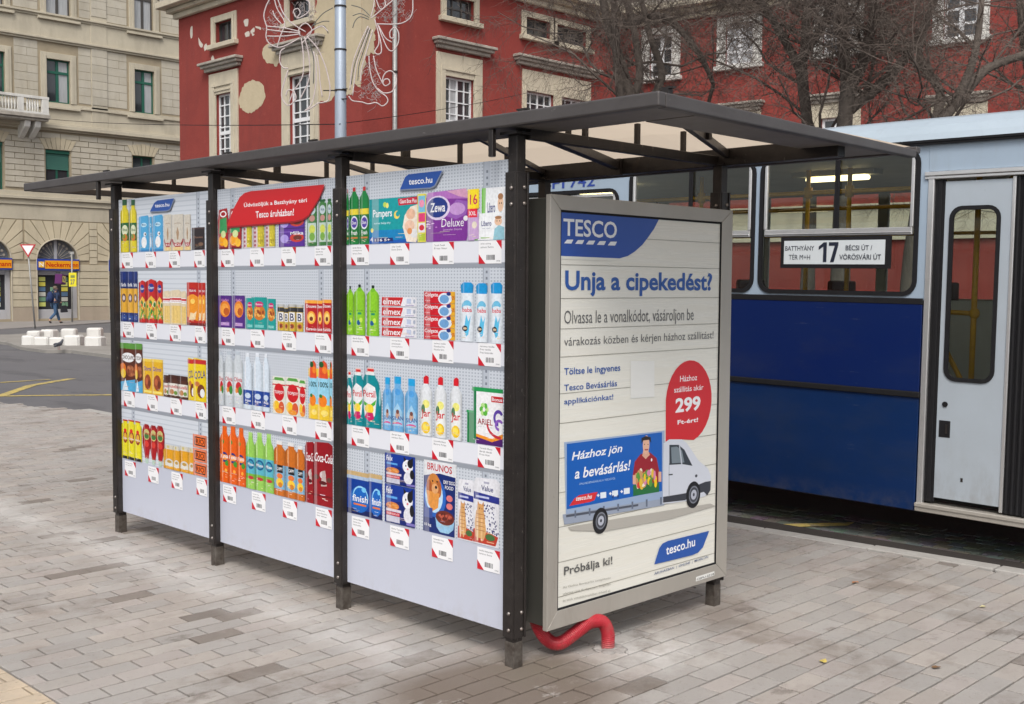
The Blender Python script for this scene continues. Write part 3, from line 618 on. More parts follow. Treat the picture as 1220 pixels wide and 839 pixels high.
def d_can_green(p): bottle(p, C(60, 120, 60), C(30, 90, 50), .34, .9, .96); p.e(.5, .78, .36, .1, C(190, 205, 210)); p.e(.5, .6, .3, .07, C(190, 140, 130)); p.r(.08, .92, .08, .5, C(190, 210, 200)); p.e(.5, .36, .33, .1, C(205, 215, 90)); p.e(.5, .2, .3, .09, C(120, 170, 70)); p.t('Ice', .3, .7, .76, .82, C(30, 80, 120), .02)
def d_cookie(p): p.r(0, 1, 0, 1, C(82, 40, 130)); p.e(.5, .58, .38, .26, C(230, 130, 40)); p.e(.48, .56, .28, .19, C(245, 165, 70)); p.t('Győri', .25, .75, .8, .9, C(220, 150, 200), .02); p.r(.2, .8, .06, .16, C(190, 150, 210)); p.e(.6, .5, .2, .12, C(190, 90, 30))
def d_cookie2(p): p.r(0, 1, 0, 1, C(20, 155, 150)); p.e(.5, .52, .4, .24, C(205, 120, 40)); blobs(p, [C(230, 160, 70), C(150, 70, 30), C(240, 180, 90)], .2, .8, .38, .66, 16, .09, 8); p.e(.5, .78, .28, .09, C(200, 40, 110)); p.t('Extra', .28, .72, .75, .81, WHITE, .02); p.r(.2, .8, .05, .14, C(120, 200, 195))
def d_tin(p): p.r(0, 1, 0, 1, C(214, 180, 60)); p.r(0, 1, .9, 1, C(190, 190, 190)); p.r(0, 1, .72, .88, C(50, 50, 55)); p.r(.1, .9, .35, .70, WHITE); p.t('B', .25, .75, .38, .66, C(20, 30, 80), .03); p.e(.5, .18, .3, .1, C(190, 90, 40)); p.e(.5, .18, .18, .06, C(120, 60, 40))
def d_coffee(p): p.r(0, 1, 0, 1, C(185, 22, 30)); p.r(0, 1, .9, 1, C(245, 170, 60)); p.t('Douwe', .1, .9, .76, .86, WHITE, .02); p.t('Karaván', .1, .9, .06, .15, WHITE, .02); p.e(.5, .46, .34, .2, C(245, 170, 60)); p.e(.5, .46, .24, .14, C(250, 215, 120)); p.e(.5, .42, .14, .07, C(120, 50, 30))
def d_syrup(p): bottle(p, C(205, 212, 218), C(190, 200, 210), .2, .78, .95, .02); p.r(.1, .9, .2, .62, C(222, 226, 230)); p.e(.55, .36, .28, .1, C(200, 40, 50)); p.e(.7, .3, .18, .08, C(60, 140, 60)); p.t('Olivia', .12, .88, .46, .54, C(190, 50, 60), .02); p.e(.35, .3, .12, .05, C(235, 150, 60))
def d_water(p): bottle(p, C(214, 226, 238), C(225, 230, 238), .14, .7, .94, .05); p.r(.04, .96, .08, .34, C(25, 70, 160)); p.e(.5, .24, .3, .05, C(200, 215, 235)); p.t('Aqua', .2, .8, .12, .18, WHITE, .02); p.r(.2, .3, .4, .85, C(235, 240, 248))
def d_carton(p): p.r(0, 1, 0, 1, C(230, 228, 215)); p.poly([(.05, .9), (.95, .9), (.8, .98), (.2, .98)], C(90, 160, 70)); p.e(.52, .58, .42, .24, C(205, 25, 35)); p.r(0, 1, .76, .8, C(205, 25, 35)); p.t('TOPJOY', .15, .9, .52, .62, WHITE, .02); p.e(.3, .2, .26, .15, C(245, 195, 40)); p.e(.7, .18, .22, .16, C(215, 90, 50)); p.e(.5, .08, .3, .07, C(235, 150, 50))
def d_juice100(p): p.r(0, 1, 0, .86, C(240, 200, 50)); p.r(0, 1, .26, .72, C(150, 210, 235)); p.poly([(.1, .7), (.9, .7), (.8, .95), (.55, 1), (.2, .95)], C(225, 80, 40)); p.e(.35, .93, .2, .05, C(30, 90, 40)); p.e(.62, .84, .2, .06, C(240, 130, 40)); p.t('100%', .1, .9, .55, .64, C(20, 60, 60), .03); p.e(.45, .32, .36, .1, C(240, 130, 30)); p.e(.3, .4, .14, .03, C(40, 120, 50)); p.e(.6, .12, .3, .05, C(250, 225, 120))
def d_orange(p): bottle(p, C(232, 96, 18), C(225, 100, 30), .2, .76, .94, .02); p.e(.45, .45, .32, .09, C(25, 50, 130)); p.e(.45, .45, .34, .05, C(245, 150, 50)); p.t('Fanta', .1, .82, .42, .49, WHITE, .03, .1, .02); p.e(.7, .35, .2, .05, C(70, 150, 50)); p.e(.3, .72, .14, .04, C(60, 140, 60)); p.r(.2, .32, .08, .85, C(245, 130, 50)); p.e(.6, .22, .12, .03, C(250, 170, 60))
def d_lime(p): bottle(p, C(150, 205, 90), C(170, 215, 120), .18, .72, .94, .03); p.r(.04, .96, .26, .56, C(90, 180, 200)); p.e(.5, .44, .36, .09, C(20, 90, 140)); p.e(.5, .44, .24, .06, C(60, 150, 180)); p.r(.04, .96, .18, .27, C(120, 180, 60)); p.e(.5, .2, .3, .03, C(190, 50, 60)); p.t('Mizse', .2, .8, .41, .46, WHITE, .02); p.r(.2, .3, .6, .85, C(190, 230, 140))
def d_amber(p): bottle(p, C(205, 110, 30), C(225, 225, 225), .24, .82, .94, .03); p.r(.03, .97, .12, .56, C(130, 180, 210)); p.r(.25, .78, .42, .56, C(30, 30, 35)); p.t('CAPPY', .28, .75, .46, .52, WHITE, .02); p.e(.5, .36, .26, .05, C(230, 120, 60)); p.e(.5, .24, .32, .08, C(245, 200, 60)); p.e(.55, .2, .18, .05, C(215, 130, 40)); p.r(.2, .28, .62, .85, C(235, 160, 80))
def d_cola(p): p.poly([(0, 0), (1, 0), (1, .96), (.8, 1), (.1, .98), (0, .9)], C(150, 14, 28)); p.r(0, .06, 0, .92, C(110, 10, 22)); p.t('Coca-Cola', .08, 1.0, .68, .82, WHITE, .02, .3); p.e(.5, .48, .16, .06, C(215, 200, 200)); p.poly([(.4, .3), (.7, .32), (.62, .56), (.46, .54)], C(190, 170, 165)); p.e(.18, .44, .12, .04, C(100, 60, 50)); p.e(.82, .42, .12, .04, C(100, 60, 50)); p.r(0, 1, .14, .17, C(120, 8, 22)); p.e(.5, .36, .2, .03, C(90, 20, 25))
# panel 1
def d_oil(p): bottle(p, C(222, 205, 30), C(25, 90, 50), .24, .74, .90, .02); p.r(.04, .96, .22, .56, C(30, 100, 50)); p.e(.5, .42, .36, .1, C(220, 225, 190)); p.e(.5, .28, .3, .07, C(200, 120, 40)); p.e(.4, .30, .15, .04, C(120, 150, 50)); p.t('Vénusz', .2, .8, .4, .46, C(40, 90, 40), .02); p.r(.2, .32, .6, .82, C(245, 232, 90))
def d_milk(p): p.poly([(0, 0), (1, 0), (1, .95), (.9, 1), (.05, .98), (0, .93)], C(75, 165, 215)); p.e(.5, .26, .26, .16, WHITE); p.e(.6, .48, .14, .06, WHITE); p.e(.64, .48, .06, .03, BLK); p.e(.5, .74, .28, .06, C(190, 225, 240)); p.t('Mizo', .3, .7, .72, .77, C(30, 90, 160), .02); p.r(0, 1, 0, .06, C(50, 130, 190))
def d_flour(p): p.r(0, 1, 0, 1, C(205, 198, 185)); p.arc(.5, .32, .5, .24, 180, 360, .10, C(160, 30, 40)); p.r(.04, .96, .0, .1, C(230, 200, 140)); p.e(.5, .16, .3, .06, C(170, 30, 40)); p.t('BL55', .25, .75, .13, .19, WHITE, .02); p.poly([(.45, .3), (.38, .5), (.5, .66), (.62, .5), (.55, .3)], C(170, 140, 110)); p.arc(.5, .72, .34, .05, 10, 170, .02, C(170, 150, 130))
def d_darkbox(p): p.r(0, 1, 0, 1, C(38, 26, 30)); p.r(0, 1, .92, 1, C(70, 50, 50)); p.t('Douwe', .15, .85, .52, .62, C(150, 110, 90)); p.e(.7, .25, .2, .08, C(120, 90, 70)); p.r(.0, .02, 0, 1, C(90, 70, 70)); p.e(.35, .22, .12, .05, C(90, 60, 45))
def d_pasta(p): p.r(0, 1, 0, 1, C(28, 50, 120)); p.r(0, 1, .18, .66, C(228, 170, 50)); p.r(.2, .8, .66, .84, C(20, 40, 100)); p.e(.5, .47, .3, .09, C(60, 35, 70)); p.e(.5, .47, .18, .05, C(210, 200, 210)); p.t('Barilla', .15, .85, .7, .77, WHITE, .02); p.r(.1, .9, .04, .12, C(50, 80, 150)); p.r(.48, .52, .18, .66, C(245, 200, 90))
def d_soup(p): p.poly([(0, 0), (1, 0), (1, .96), (.5, 1), (0, .94)], C(200, 30, 30)); p.e(.5, .8, .3, .1, C(40, 50, 140)); p.t('Knorr', .25, .78, .77, .84, WHITE, .02); p.poly([(0, .1), (1, .1), (1, .5), (.5, .62), (0, .48)], C(235, 190, 70)); blobs(p, [C(100, 160, 50), C(225, 90, 40), C(235, 225, 190), C(60, 130, 50)], .1, .9, .1, .52, 26, .1, 2)
def d_noodle(p): p.poly([(0, 0), (1, 0), (1, .94), (.8, 1), (.1, .97), (0, .94)], C(222, 205, 175)); p.r(0, 1, .62, .78, WHITE); p.r(0, 1, .7, .76, C(200, 40, 50)); p.r(.06, .94, .04, .54, C(232, 200, 120)); p.t('Gyermelyi', .08, .92, .64, .69, C(180, 40, 50)); p.r(.3, .34, .05, .54, C(210, 170, 90)); p.r(.6, .64, .05, .54, C(210, 170, 90))
def d_croissant(p): p.r(0, 1, 0, 1, C(190, 35, 20)); p.poly([(0, .2), (1, .1), (1, .66), (.5, .74), (0, .66)], C(238, 150, 30)); p.e(.5, .8, .28, .08, C(180, 20, 40)); p.t('7DAYS', .2, .8, .78, .83, WHITE, .02); p.poly([(.15, .12), (.7, .14), (.85, .34), (.6, .28), (.3, .3)], C(240, 215, 170)); p.e(.5, .56, .2, .06, C(250, 210, 100)); p.r(0, 1, 0, .06, C(120, 20, 20))
def d_cereal(p): p.r(0, 1, 0, 1, C(90, 40, 25)); p.r(0, 1, .88, 1, C(90, 150, 60)); p.poly([(0, 0), (1, 0), (1, .26), (0, .18)], C(80, 170, 215)); p.e(.5, .7, .42, .1, WHITE); p.t('CHOCAPIC', .10, .92, .66, .74, C(80, 40, 20), .03, 0, .0); p.e(.16, .46, .2, .12, C(225, 120, 40)); p.e(.18, .36, .16, .1, C(240, 200, 60)); p.e(.66, .42, .28, .12, C(150, 80, 50)); blobs(p, [C(120, 60, 35), C(180, 110, 70)], .4, .9, .34, .5, 10, .07, 3); p.poly([(.1, .0), (.3, .26), (.5, .02)], C(220, 235, 245))
def d_snackbag(p): p.r(0, 1, 0, 1, C(228, 178, 30)); p.r(0, 1, .92, 1, C(240, 205, 80)); p.t('Dörmi', .15, .85, .66, .78, C(60, 60, 160), .03); p.e(.5, .34, .32, .22, C(150, 70, 40)); p.e(.4, .36, .14, .1, C(190, 100, 60)); p.e(.65, .3, .13, .1, C(110, 50, 30)); p.r(.1, .9, .04, .1, C(245, 225, 120))
def d_jarspread(p): p.poly([(.02, 0), (.98, 0), (1, .72), (.9, .8), (.1, .8), (0, .72)], C(84, 46, 34)); p.r(.06, .94, .78, .98, C(70, 34, 26)); p.r(.04, .96, .1, .62, C(228, 224, 216)); p.t('nutella', .08, .92, .42, .56, C(190, 40, 35), .03); p.e(.35, .25, .2, .12, C(190, 130, 80)); p.e(.7, .22, .16, .09, C(110, 150, 60))
def d_cocoa(p): p.poly([(0, 0), (1, 0), (1, .96), (.06, 1), (0, .95)], C(236, 206, 20)); p.r(0, 1, .86, .96, C(200, 40, 40)); p.t('COLA', .1, .95, .5, .68, C(40, 50, 140), .03, 0, .06); p.e(.6, .24, .3, .16, C(120, 60, 30)); p.e(.7, .2, .18, .1, C(235, 235, 235)); p.e(.3, .4, .2, .06, C(200, 120, 60))
def d_mustard(p): bottle(p, C(232, 220, 40), C(190, 60, 40), .3, .86, .97, .02); p.e(.5, .56, .3, .16, C(150, 60, 40)); p.e(.5, .56, .2, .1, C(225, 170, 60)); p.r(.1, .9, 0, .07, C(30, 26, 30)); p.e(.5, .72, .18, .05, C(220, 40, 40)); p.t('Globus', .2, .8, .5, .55, WHITE, .02)
def d_ketchup(p):
    p.poly([(.36, .02), (.64, .02), (.74, .2), (.96, .5), (.98, .8), (.8, .97), (.2, .97), (.02, .8), (.04, .5), (.26, .2)], C(170, 24, 30)); p.poly([(.36, 0), (.64, 0), (.7, .13), (.3, .13)], C(180, 205, 190)); p.e(.5, .74, .34, .14, C(200, 190, 120)); p.e(.5, .70, .26, .07, C(70, 120, 60)); p.t('Globus', .22, .8, .74, .8, C(180, 30, 30), .02); p.e(.5, .5, .24, .08, C(215, 60, 50)); p.r(.25, .75, .93, 1, C(150, 20, 26))
def d_preserve(p): p.poly([(.02, 0), (.98, 0), (1, .74), (.85, .8), (.15, .8), (0, .74)], C(226, 160, 30)); p.r(.12, .88, .8, .98, C(210, 205, 190)); p.r(.3, .5, .84, .94, C(205, 190, 120)); p.e(.5, .26, .36, .16, C(215, 212, 205)); p.r(.14, .86, .12, .26, C(222, 220, 212)); p.r(.05, .14, .08, .7, C(240, 190, 80)); p.e(.5, .3, .2, .06, C(190, 150, 70))
def d_cheese(p):
    for i in range(3): y = i / 3.; p.r(0, 1, y + .01, y + .32, C(228, 130, 95)); p.poly([(.1, y + .06), (.88, y + .05), (.92, y + .26), (.12, y + .27)], C(70, 35, 25)); p.poly([(.16, y + .09), (.84, y + .08), (.86, y + .235), (.18, y + .24)], C(240, 110, 40)); p.t('RIO', .22, .8, y + .10, y + .22, C(60, 25, 20), .03)
# (panel, shelf row, left px, right px, top px, drawer)
ITEMS = [
 (0, 0, 413.5, 416.5, 226, d_cleaner), (0, 0, 416.3, 428.2, 224, d_cleaner), (0, 0, 428.4, 440.3, 223, d_cleaner), (0, 0, 440.5, 498, 238, d_diaper), (0, 0, 498, 508, 231.5, d_mixpack), (0, 0, 558, 571, 226, d_side16), (0, 0, 505.7, 560.5, 228.5, d_tissue), (0, 0, 574.5, 602.5, 224.5, d_wipes), (0, 0, 565.5, 602, 255, d_wipes),
 (0, 1, 413.5, 422, 341, d_shampoo), (0, 1, 422, 436, 339, d_shampoo), (0, 1, 437, 452, 340, d_shampoo), (0, 1, 455, 497, 353, d_elmex), (0, 1, 505.7, 542.7, 347, d_colgate), (0, 1, 548, 566.3, 336.5, d_baba), (0, 1, 566.6, 583, 337.5, d_baba), (0, 1, 583.6, 600.4, 336.8, d_baba),
 (0, 2, 413, 421, 440, d_persil), (0, 2, 419.6, 437, 436, d_persil), (0, 2, 431.7, 455.5, 435, d_persil), (0, 2, 456.6, 468, 449, d_softener), (0, 2, 466, 482, 448, d_softener), (0, 2, 482.5, 498.8, 450.6, d_softener), (0, 2, 500.5, 516, 448, d_jar), (0, 2, 518, 533.2, 449.5, d_jar), (0, 2, 536.7, 552, 450.5, d_jar), (0, 2, 557, 600.3, 458, d_capsbox),
 (0, 3, 413.5, 440.5, 559.5, d_tablets), (0, 3, 439.5, 455.7, 563.5, d_tablets), (0, 3.5, 459.3, 495.5, 539, d_catfood), (0, 3, 459.3, 495.5, 584, d_catfood), (0, 3, 503.7, 545.5, 547, d_dogfood), (0, 3, 546, 568, 569, d_litter), (0, 3, 564.5, 597.6, 566.5, d_litter),
 (1, 0, 260, 273.6, 249, d_pouch), (1, 0, 273, 289.3, 248, d_pouch), (1, 0, 289.5, 301, 247, d_popcorn), (1, 0, 301.4, 315.8, 245, d_popcorn), (1, 0, 316.2, 328.7, 245, d_popcorn), (1, 0, 332.6, 364, 252, d_choc), (1, 0, 366.7, 378.5, 239, d_can_green), (1, 0, 379.6, 389.4, 238, d_can_green), (1, 0, 389.8, 396, 237, d_can_green),
 (1, 1, 260, 276.5, 352, d_cookie), (1, 1, 277.7, 292, 352, d_cookie), (1, 1, 293.3, 303, 355, d_cookie2), (1, 1, 317.5, 328.6, 356, d_cookie2), (1, 1, 300, 318, 354, d_cookie2), (1, 1, 331, 339, 362.5, d_tin), (1, 1, 338.8, 344, 364, d_tin), (1, 1, 344, 352.8, 362.5, d_tin), (1, 1, 352.5, 361.4, 363, d_tin), (1, 1, 363.6, 378.6, 357.5, d_coffee), (1, 1, 378, 385, 358, d_coffee), (1, 1, 384.4, 395.5, 357, d_coffee),
 (1, 2, 260, 266.5, 419, d_syrup), (1, 2, 267, 277.6, 418.5, d_syrup), (1, 2, 277.2, 289.3, 418.5, d_syrup), (1, 2, 289.5, 300.5, 420, d_water), (1, 2, 301, 313, 420, d_water), (1, 2, 312.5, 321.5, 421, d_water), (1, 2, 324.8, 339.2, 448, d_carton), (1, 2, 340.4, 356.3, 449, d_carton), (1, 2, 356.3, 364.2, 452, d_carton), (1, 2, 368, 378.6, 429, d_juice100), (1, 2, 378.3, 392.8, 429, d_juice100), (1, 2, 392.6, 396, 430, d_juice100),
 (1, 3, 261.8, 272.5, 506.5, d_orange), (1, 3, 271.6, 283, 507, d_orange), (1, 3, 282.2, 292, 509, d_orange), (1, 3, 293.3, 303.6, 514, d_lime), (1, 3, 302.6, 315, 514.5, d_lime), (1, 3, 314.4, 325.6, 516, d_lime), (1, 3, 326.6, 339.2, 524, d_amber), (1, 3, 340, 353.6, 526, d_amber), (1, 3, 352.5, 363, 530, d_amber), (1, 3, 363.6, 374.6, 525, d_cola), (1, 3, 373.3, 396, 524.5, d_cola),
 (2, 0, 143.5, 155, 238.5, d_oil), (2, 0, 154.5, 164.3, 238.5, d_oil), (2, 0, 178.5, 182.3, 258, d_milk), (2, 0, 165.4, 178.4, 257.5, d_milk), (2, 0, 182, 195.2, 256.5, d_milk), (2, 0, 195.5, 205.3, 256, d_flour), (2, 0, 205, 219.8, 256, d_flour), (2, 0, 219.6, 228.4, 256, d_flour), (2, 0, 228.8, 244.5, 271.5, d_darkbox),
 (2, 1, 143.5, 151.5, 323.5, d_pasta), (2, 1, 151.4, 159, 323.5, d_pasta), (2, 1, 158.9, 164.4, 323.5, d_pasta), (2, 1, 166, 174, 334, d_soup), (2, 1, 186, 194, 334, d_soup), (2, 1, 174, 186.3, 332.5, d_soup), (2, 1, 194.4, 203.2, 346, d_noodle), (2, 1, 216, 222.3, 346.5, d_noodle), (2, 1, 203, 216.4, 345, d_noodle), (2, 1, 222.7, 236.2, 336.5, d_croissant), (2, 1, 236.2, 240.6, 337, d_croissant), (2, 1, 240.4, 245, 337, d_croissant),
 (2, 2, 143.5, 161, 408, d_cereal), (2, 2, 161, 169, 409, d_cereal), (2, 2, 170, 180.6, 427, d_snackbag), (2, 2, 180.6, 193.2, 427.5, d_snackbag), (2, 2, 195, 200.4, 446, d_jarspread), (2, 2, 200.4, 212.3, 445.5, d_jarspread), (2, 2, 212.3, 223.6, 447, d_jarspread), (2, 2, 223.8, 231.4, 426, d_cocoa), (2, 2, 230.2, 244.8, 426, d_cocoa),
 (2, 3, 145, 151.5, 499, d_mustard), (2, 3, 151.5, 159.8, 499.5, d_mustard), (2, 3, 159.8, 167, 501, d_mustard), (2, 3, 169.4, 177.7, 504.5, d_ketchup), (2, 3, 177.7, 186, 506, d_ketchup), (2, 3, 185.4, 194.4, 506.5, d_ketchup), (2, 3, 195, 206.8, 528, d_preserve), (2, 3, 206.4, 213, 530, d_preserve), (2, 3, 213, 224.3, 530, d_preserve), (2, 3, 224.3, 230.2, 532, d_preserve), (2, 3, 230.2, 244.8, 516, d_cheese)]
for pn, row, xl, xr, yt, fn in ITEMS:
    pnl, y0, y1 = panels[pn]
    tl = onX(XP, xl, yt); Yl = tl[1]; Yr = edgeY(xr); zt_ = tl[2]
    zb = ZS[3] + (.196 if row == 3.5 else 0) if row >= 3 else ZS[int(row)]
    if row == 3 and fn is d_catfood: zt_ = ZS[3] + .194
    a0, a1 = max(-Yl, -y1 + .001), min(-Yr, -y0 - .001)
    pr = pprint(); pr.area(a0, a1, zb + .001, zt_); nm = 'printed_pack'
    if fn in (d_cleaner, d_shampoo, d_baba, d_persil, d_softener, d_jar, d_syrup, d_water, d_orange, d_lime, d_amber, d_oil, d_mustard, d_ketchup): nm = 'printed_bottle'
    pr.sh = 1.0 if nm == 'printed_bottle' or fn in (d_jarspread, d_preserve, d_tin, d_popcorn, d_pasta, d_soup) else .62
    fn(pr); R = random.Random(int(xl * 7 + row))
    for q in range(6 if nm == 'printed_bottle' else 3):     # small printed label detail
        cx_, cy_ = R.uniform(.25, .75), R.uniform(.04, .2); w_, h_ = R.uniform(.05, .14), R.uniform(.004, .010); g_ = R.choice([.75, .9, .55])
        pr.r(max(.06, cx_ - w_), min(.94, cx_ + w_), cy_, cy_ + h_, (g_, g_ * R.uniform(.7, 1), g_ * R.uniform(.4, 1)))
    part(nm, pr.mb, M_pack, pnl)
# price cards
TX = [[(419, 440), (465.3, 488), (515.7, 541), (570.6, 597.8)], [(264, 279.6), (298.5, 315), (335.8, 353), (375.4, 394.8)], [(146, 159), (174, 186.5), (202, 215.3), (232, 244.6)]]
for pn in range(3):
    for row in range(4):
        for i, (xa, xb) in enumerate(TX[pn]):
            pr = pprint(); pr.off = .0022; z = ZS[row] - (.002 if row < 3 else .012)
            a0, a1 = -edgeY(xa), -edgeY(xb); hgt = .103
            pr.area(a0, a1, z - hgt, z)
            pr.poly([(0, .32), (0, 1), (.78, 1), (1, .7), (1, 0), (.3, 0)], C(240, 240, 242)); pr.poly([(.76, 1), (1, 1), (1, .62)], C(205, 25, 45)); pr.poly([(0, 0), (.30, 0), (0, .42)], C(205, 25, 45))
            R = random.Random(pn * 100 + row * 10 + i)
            W_ = ['Illatos', 'Termék', 'Friss', 'kiszerelés', 'narancs', 'Klasszikus', 'darab', 'Extra', 'csomag', 'színes', 'vanília', 'liter']
            for l in range(R.choice([2, 3])): pr.t(R.choice(W_) + ' ' + R.choice(W_), .08, R.uniform(.5, .74), .82 - l * .14, .90 - l * .14, C(60, 60, 70))
            x = .34
            while x < .70: wd = R.choice([.012, .02, .03]); pr.r(x, x + wd, .16, .38, BLK); x += wd + R.choice([.012, .02])
            pr.t('5990', .78, .94, .08, .14, C(90, 90, 100)); part('price_card', pr.mb, M_print, pnl if False else panels[pn][0])
# blue shop signs and the red banner on the panels
def sign_poly(pts, c): 
    return [(-onX(XP, *q)[1], onX(XP, *q)[2]) for q in pts]
for pn, pts, tx in ((0, [(478, 226), (484, 211.5), (488, 208), (528, 203.5), (519, 221), (514, 223.5)], (488.5, 210.5, 516.5, 220.5)), (2, [(180, 252), (185, 242), (189, 239), (208.5, 236.5), (203.5, 249.5), (199, 251)], (186, 241.5, 203, 247.5))):
    pr = pprint(); pr.off = .0075; pr.area(0, 1, 0, 1); pp = sign_poly(pts, 0)
    cx = sum(p[0] for p in pp) / 6; cz = sum(p[1] for p in pp) / 6
    pr.poly([(cx + (p[0] - cx) * 1.04 + .004, cz + (p[1] - cz) * 1.04 - .006) for p in pp], C(120, 130, 150)); pr.poly(pp, C(20, 75, 165)); pr.poly([(cx + (p[0] - cx) * .94, cz + (p[1] - cz) * .90) for p in pp], TESB)
    a = onX(XP, tx[0], tx[3]); b = onX(XP, tx[2], tx[1]); pr.t('tesco.hu', -a[1], -b[1], a[2], b[2], WHITE, .03); part('printed_shop_sign', pr.mb, M_print, panels[pn][0])
pr = pprint(); pr.off = .0075; pr.area(0, 1, 0, 1)
pts = [(271.5, 270), (280, 248), (287, 235), (293, 230), (300, 228), (388, 220), (381, 236), (369, 256), (362, 261), (352, 263.5)]
pp = sign_poly(pts, 0); pr.poly([(p[0] + .004, p[1] - .010) for p in pp], C(150, 20, 30)); pr.poly(pp, C(205, 18, 28))
for s_, q in (('Üdvözöljük a Batthyány téri', (292, 248.5, 367, 235)), ('Tesco áruházban!', (306, 260.0, 351.5, 248.5))):
    a = onX(XP, q[0], q[1]); b = onX(XP, q[2], q[3]); 
    pr.t(s_, -a[1], -b[1], a[2], b[2], WHITE, .03)
part('printed_banner', pr.mb, M_print, panels[1][0], label='red welcome banner with white lettering')

# ------------------------------------------------------------------ advertising light box at the shelter end
YA = -.1116; BX0, BX1, BZ0, BZ1 = .0961, 1.4995, .1582, 2.0974; QX0, QX1, QZ0, QZ1 = .1696, 1.4097, .2367, 2.0326
lb = thing('advertising_light_box', 'upright metal advertising case with a home delivery poster at the end of the shelter', 'advertising display', (.8, -.03, 0))
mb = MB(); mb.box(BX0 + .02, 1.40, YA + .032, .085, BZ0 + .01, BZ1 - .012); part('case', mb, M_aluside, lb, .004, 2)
mb = MB(); f0, f1 = YA, YA + .031
def mitre(mb, o0, o1, o2, o3, i0, i1, i2, i3):
    O = [(o0, o2), (o1, o2), (o1, o3), (o0, o3)]; I = [(i0, i2), (i1, i2), (i1, i3), (i0, i3)]
    return O, I
O, I = mitre(mb, BX0, BX1, BZ0, BZ1, QX0, QX1, QZ0, QZ1)
for i in range(4):
    j = (i + 1) % 4; e = .0008
    mb = MB(); pts = [(O[i][0], f0, O[i][1]), (O[j][0], f0, O[j][1]), (I[j][0], f0 + .004, I[j][1]), (I[i][0], f0 + .004, I[i][1])]
    c_ = np.mean(np.array(pts), 0); pts = [tuple(np.array(p) * (1 - e) + c_ * e) for p in pts]
    mb.prism(pts, (0, .026, 0)); part('frame_rail', mb, M_alu, lb, .002, 2)
mb = MB()
for i in range(4):
    j = (i + 1) % 4; g = .012; a = I[i]; b = I[j]
    d = [(0, 1), (-1, 0), (0, -1), (1, 0)][i]
    mb.add([(a[0], f0 + .0065, a[1]), (b[0], f0 + .0065, b[1]), (b[0] + d[0] * .010, f0 + .0102, b[1] + d[1] * .010), (a[0] + d[0] * .010, f0 + .0102, a[1] + d[1] * .010)], [(0, 1, 2, 3)])
part('gasket', mb, M_rubber, lb)
for z in (.75, 1.83): 
    mb = MB(); mb.box(.042, .066, -.01, .02, z - .03, z + .03); part('mounting_bracket', mb, M_bolt2, lb)
YP = YA + .0115
def Mposter():
    M = mat('poster_wood_print', (.77, .76, .70), .25, 0, .4, 3, coat=.3, stretch=(.5, 1, 14), dark=(.68, .64, .53)); return M
mb = MB(); mb.box(QX0 - .004, QX1 + .004, YP + .001, YP + .006, QZ0 - .004, QZ1 + .004); poster = part('poster', mb, Mposter(), lb)
pr = Print(lambda a, b, off: (a, YP - off, b), base=.0004, step=.00002)
def pa(px, py): p = onY(YP, px, py); return (p[0], p[2])
def pts_(l): return [pa(*q) for q in l]
def line(a, b, wd, c):
    (x0, z0), (x1, z1) = pa(*a), pa(*b); pr.poly([(x0, z0 - wd / 2), (x1, z1 - wd / 2), (x1, z1 + wd / 2), (x0, z0 + wd / 2)], c)
def cl(p): return (min(max(p[0], QX0), QX1), min(max(p[1], QZ0), QZ1))
for z in [pa(668, v)[1] for v in (279.5, 315.3, 355.6, 392, 425.5, 469.2, 504.6, 546, 587, 628, 669.8, 711)]:
    pr.r(QX0, QX1, z - .0013, z + .0013, C(142, 138, 126)) 
# shop logo block
top = QZ1; x1_, z1_ = pa(786, 262)
zb_ = pa(668, 305)[1]
blk = [(QX0, QZ1), (pa(786, 262)[0], QZ1)] + [pa(*q) for q in ((779, 273), (772, 283), (765, 292), (756, 300), (748, 305), (738, 308))] + [(QX0, zb_)]
pr.poly(blk, C(34, 74, 160)); pr.poly([(QX0, zb_), blk[-2], (blk[-2][0] - .05, blk[-2][1] - .012), (QX0, zb_ - .014)], C(222, 222, 214))
def ptext(s, q, c, bold=.0, ital=0):      # q: left px, bottom px at left, right px, top px at right
    a = pa(q[0], q[1]); b = pa(q[2], q[3]); pr.t(s, a[0], b[0], a[1], b[1], c, bold, ital)
ptext('TESCO', (671, 281, 735, 264.5), C(230, 232, 236), .022)
for i in range(5):
    x = 672 + i * 13.0; y0 = 286 + i * .6
    pr.poly([pa(x, y0 + 4), pa(x + 8.6, y0 + 4.3), pa(x + 11, y0 - .4), pa(x + 3.4, y0 - .4)], C(230, 232, 236))
BL = C(38, 84, 160); GR = C(100, 100, 100)
ptext('Unja a cipekedést?', (673, 353.5, 848.5, 325.5), BL, .045)
ptext('Olvassa le a vonalkódot, vásároljon be', (672, 391, 826.5, 367.5), GR, .0)
ptext('várakozás közben és kérjen házhoz szállítást!', (672, 415.5, 850, 394.5), GR, .0)
ptext('Töltse le ingyenes', (672, 449.5, 739, 434), BL, .012)
ptext('Tesco Bevásárlás', (672, 466, 735, 453), BL, .008)
ptext('applikációnkat!', (672, 484, 730.5, 469.5), BL, .008)
pr.poly(pts_([(751, 430), (779.5, 430.5), (779.5, 473), (751, 475)]), C(226, 226, 222))
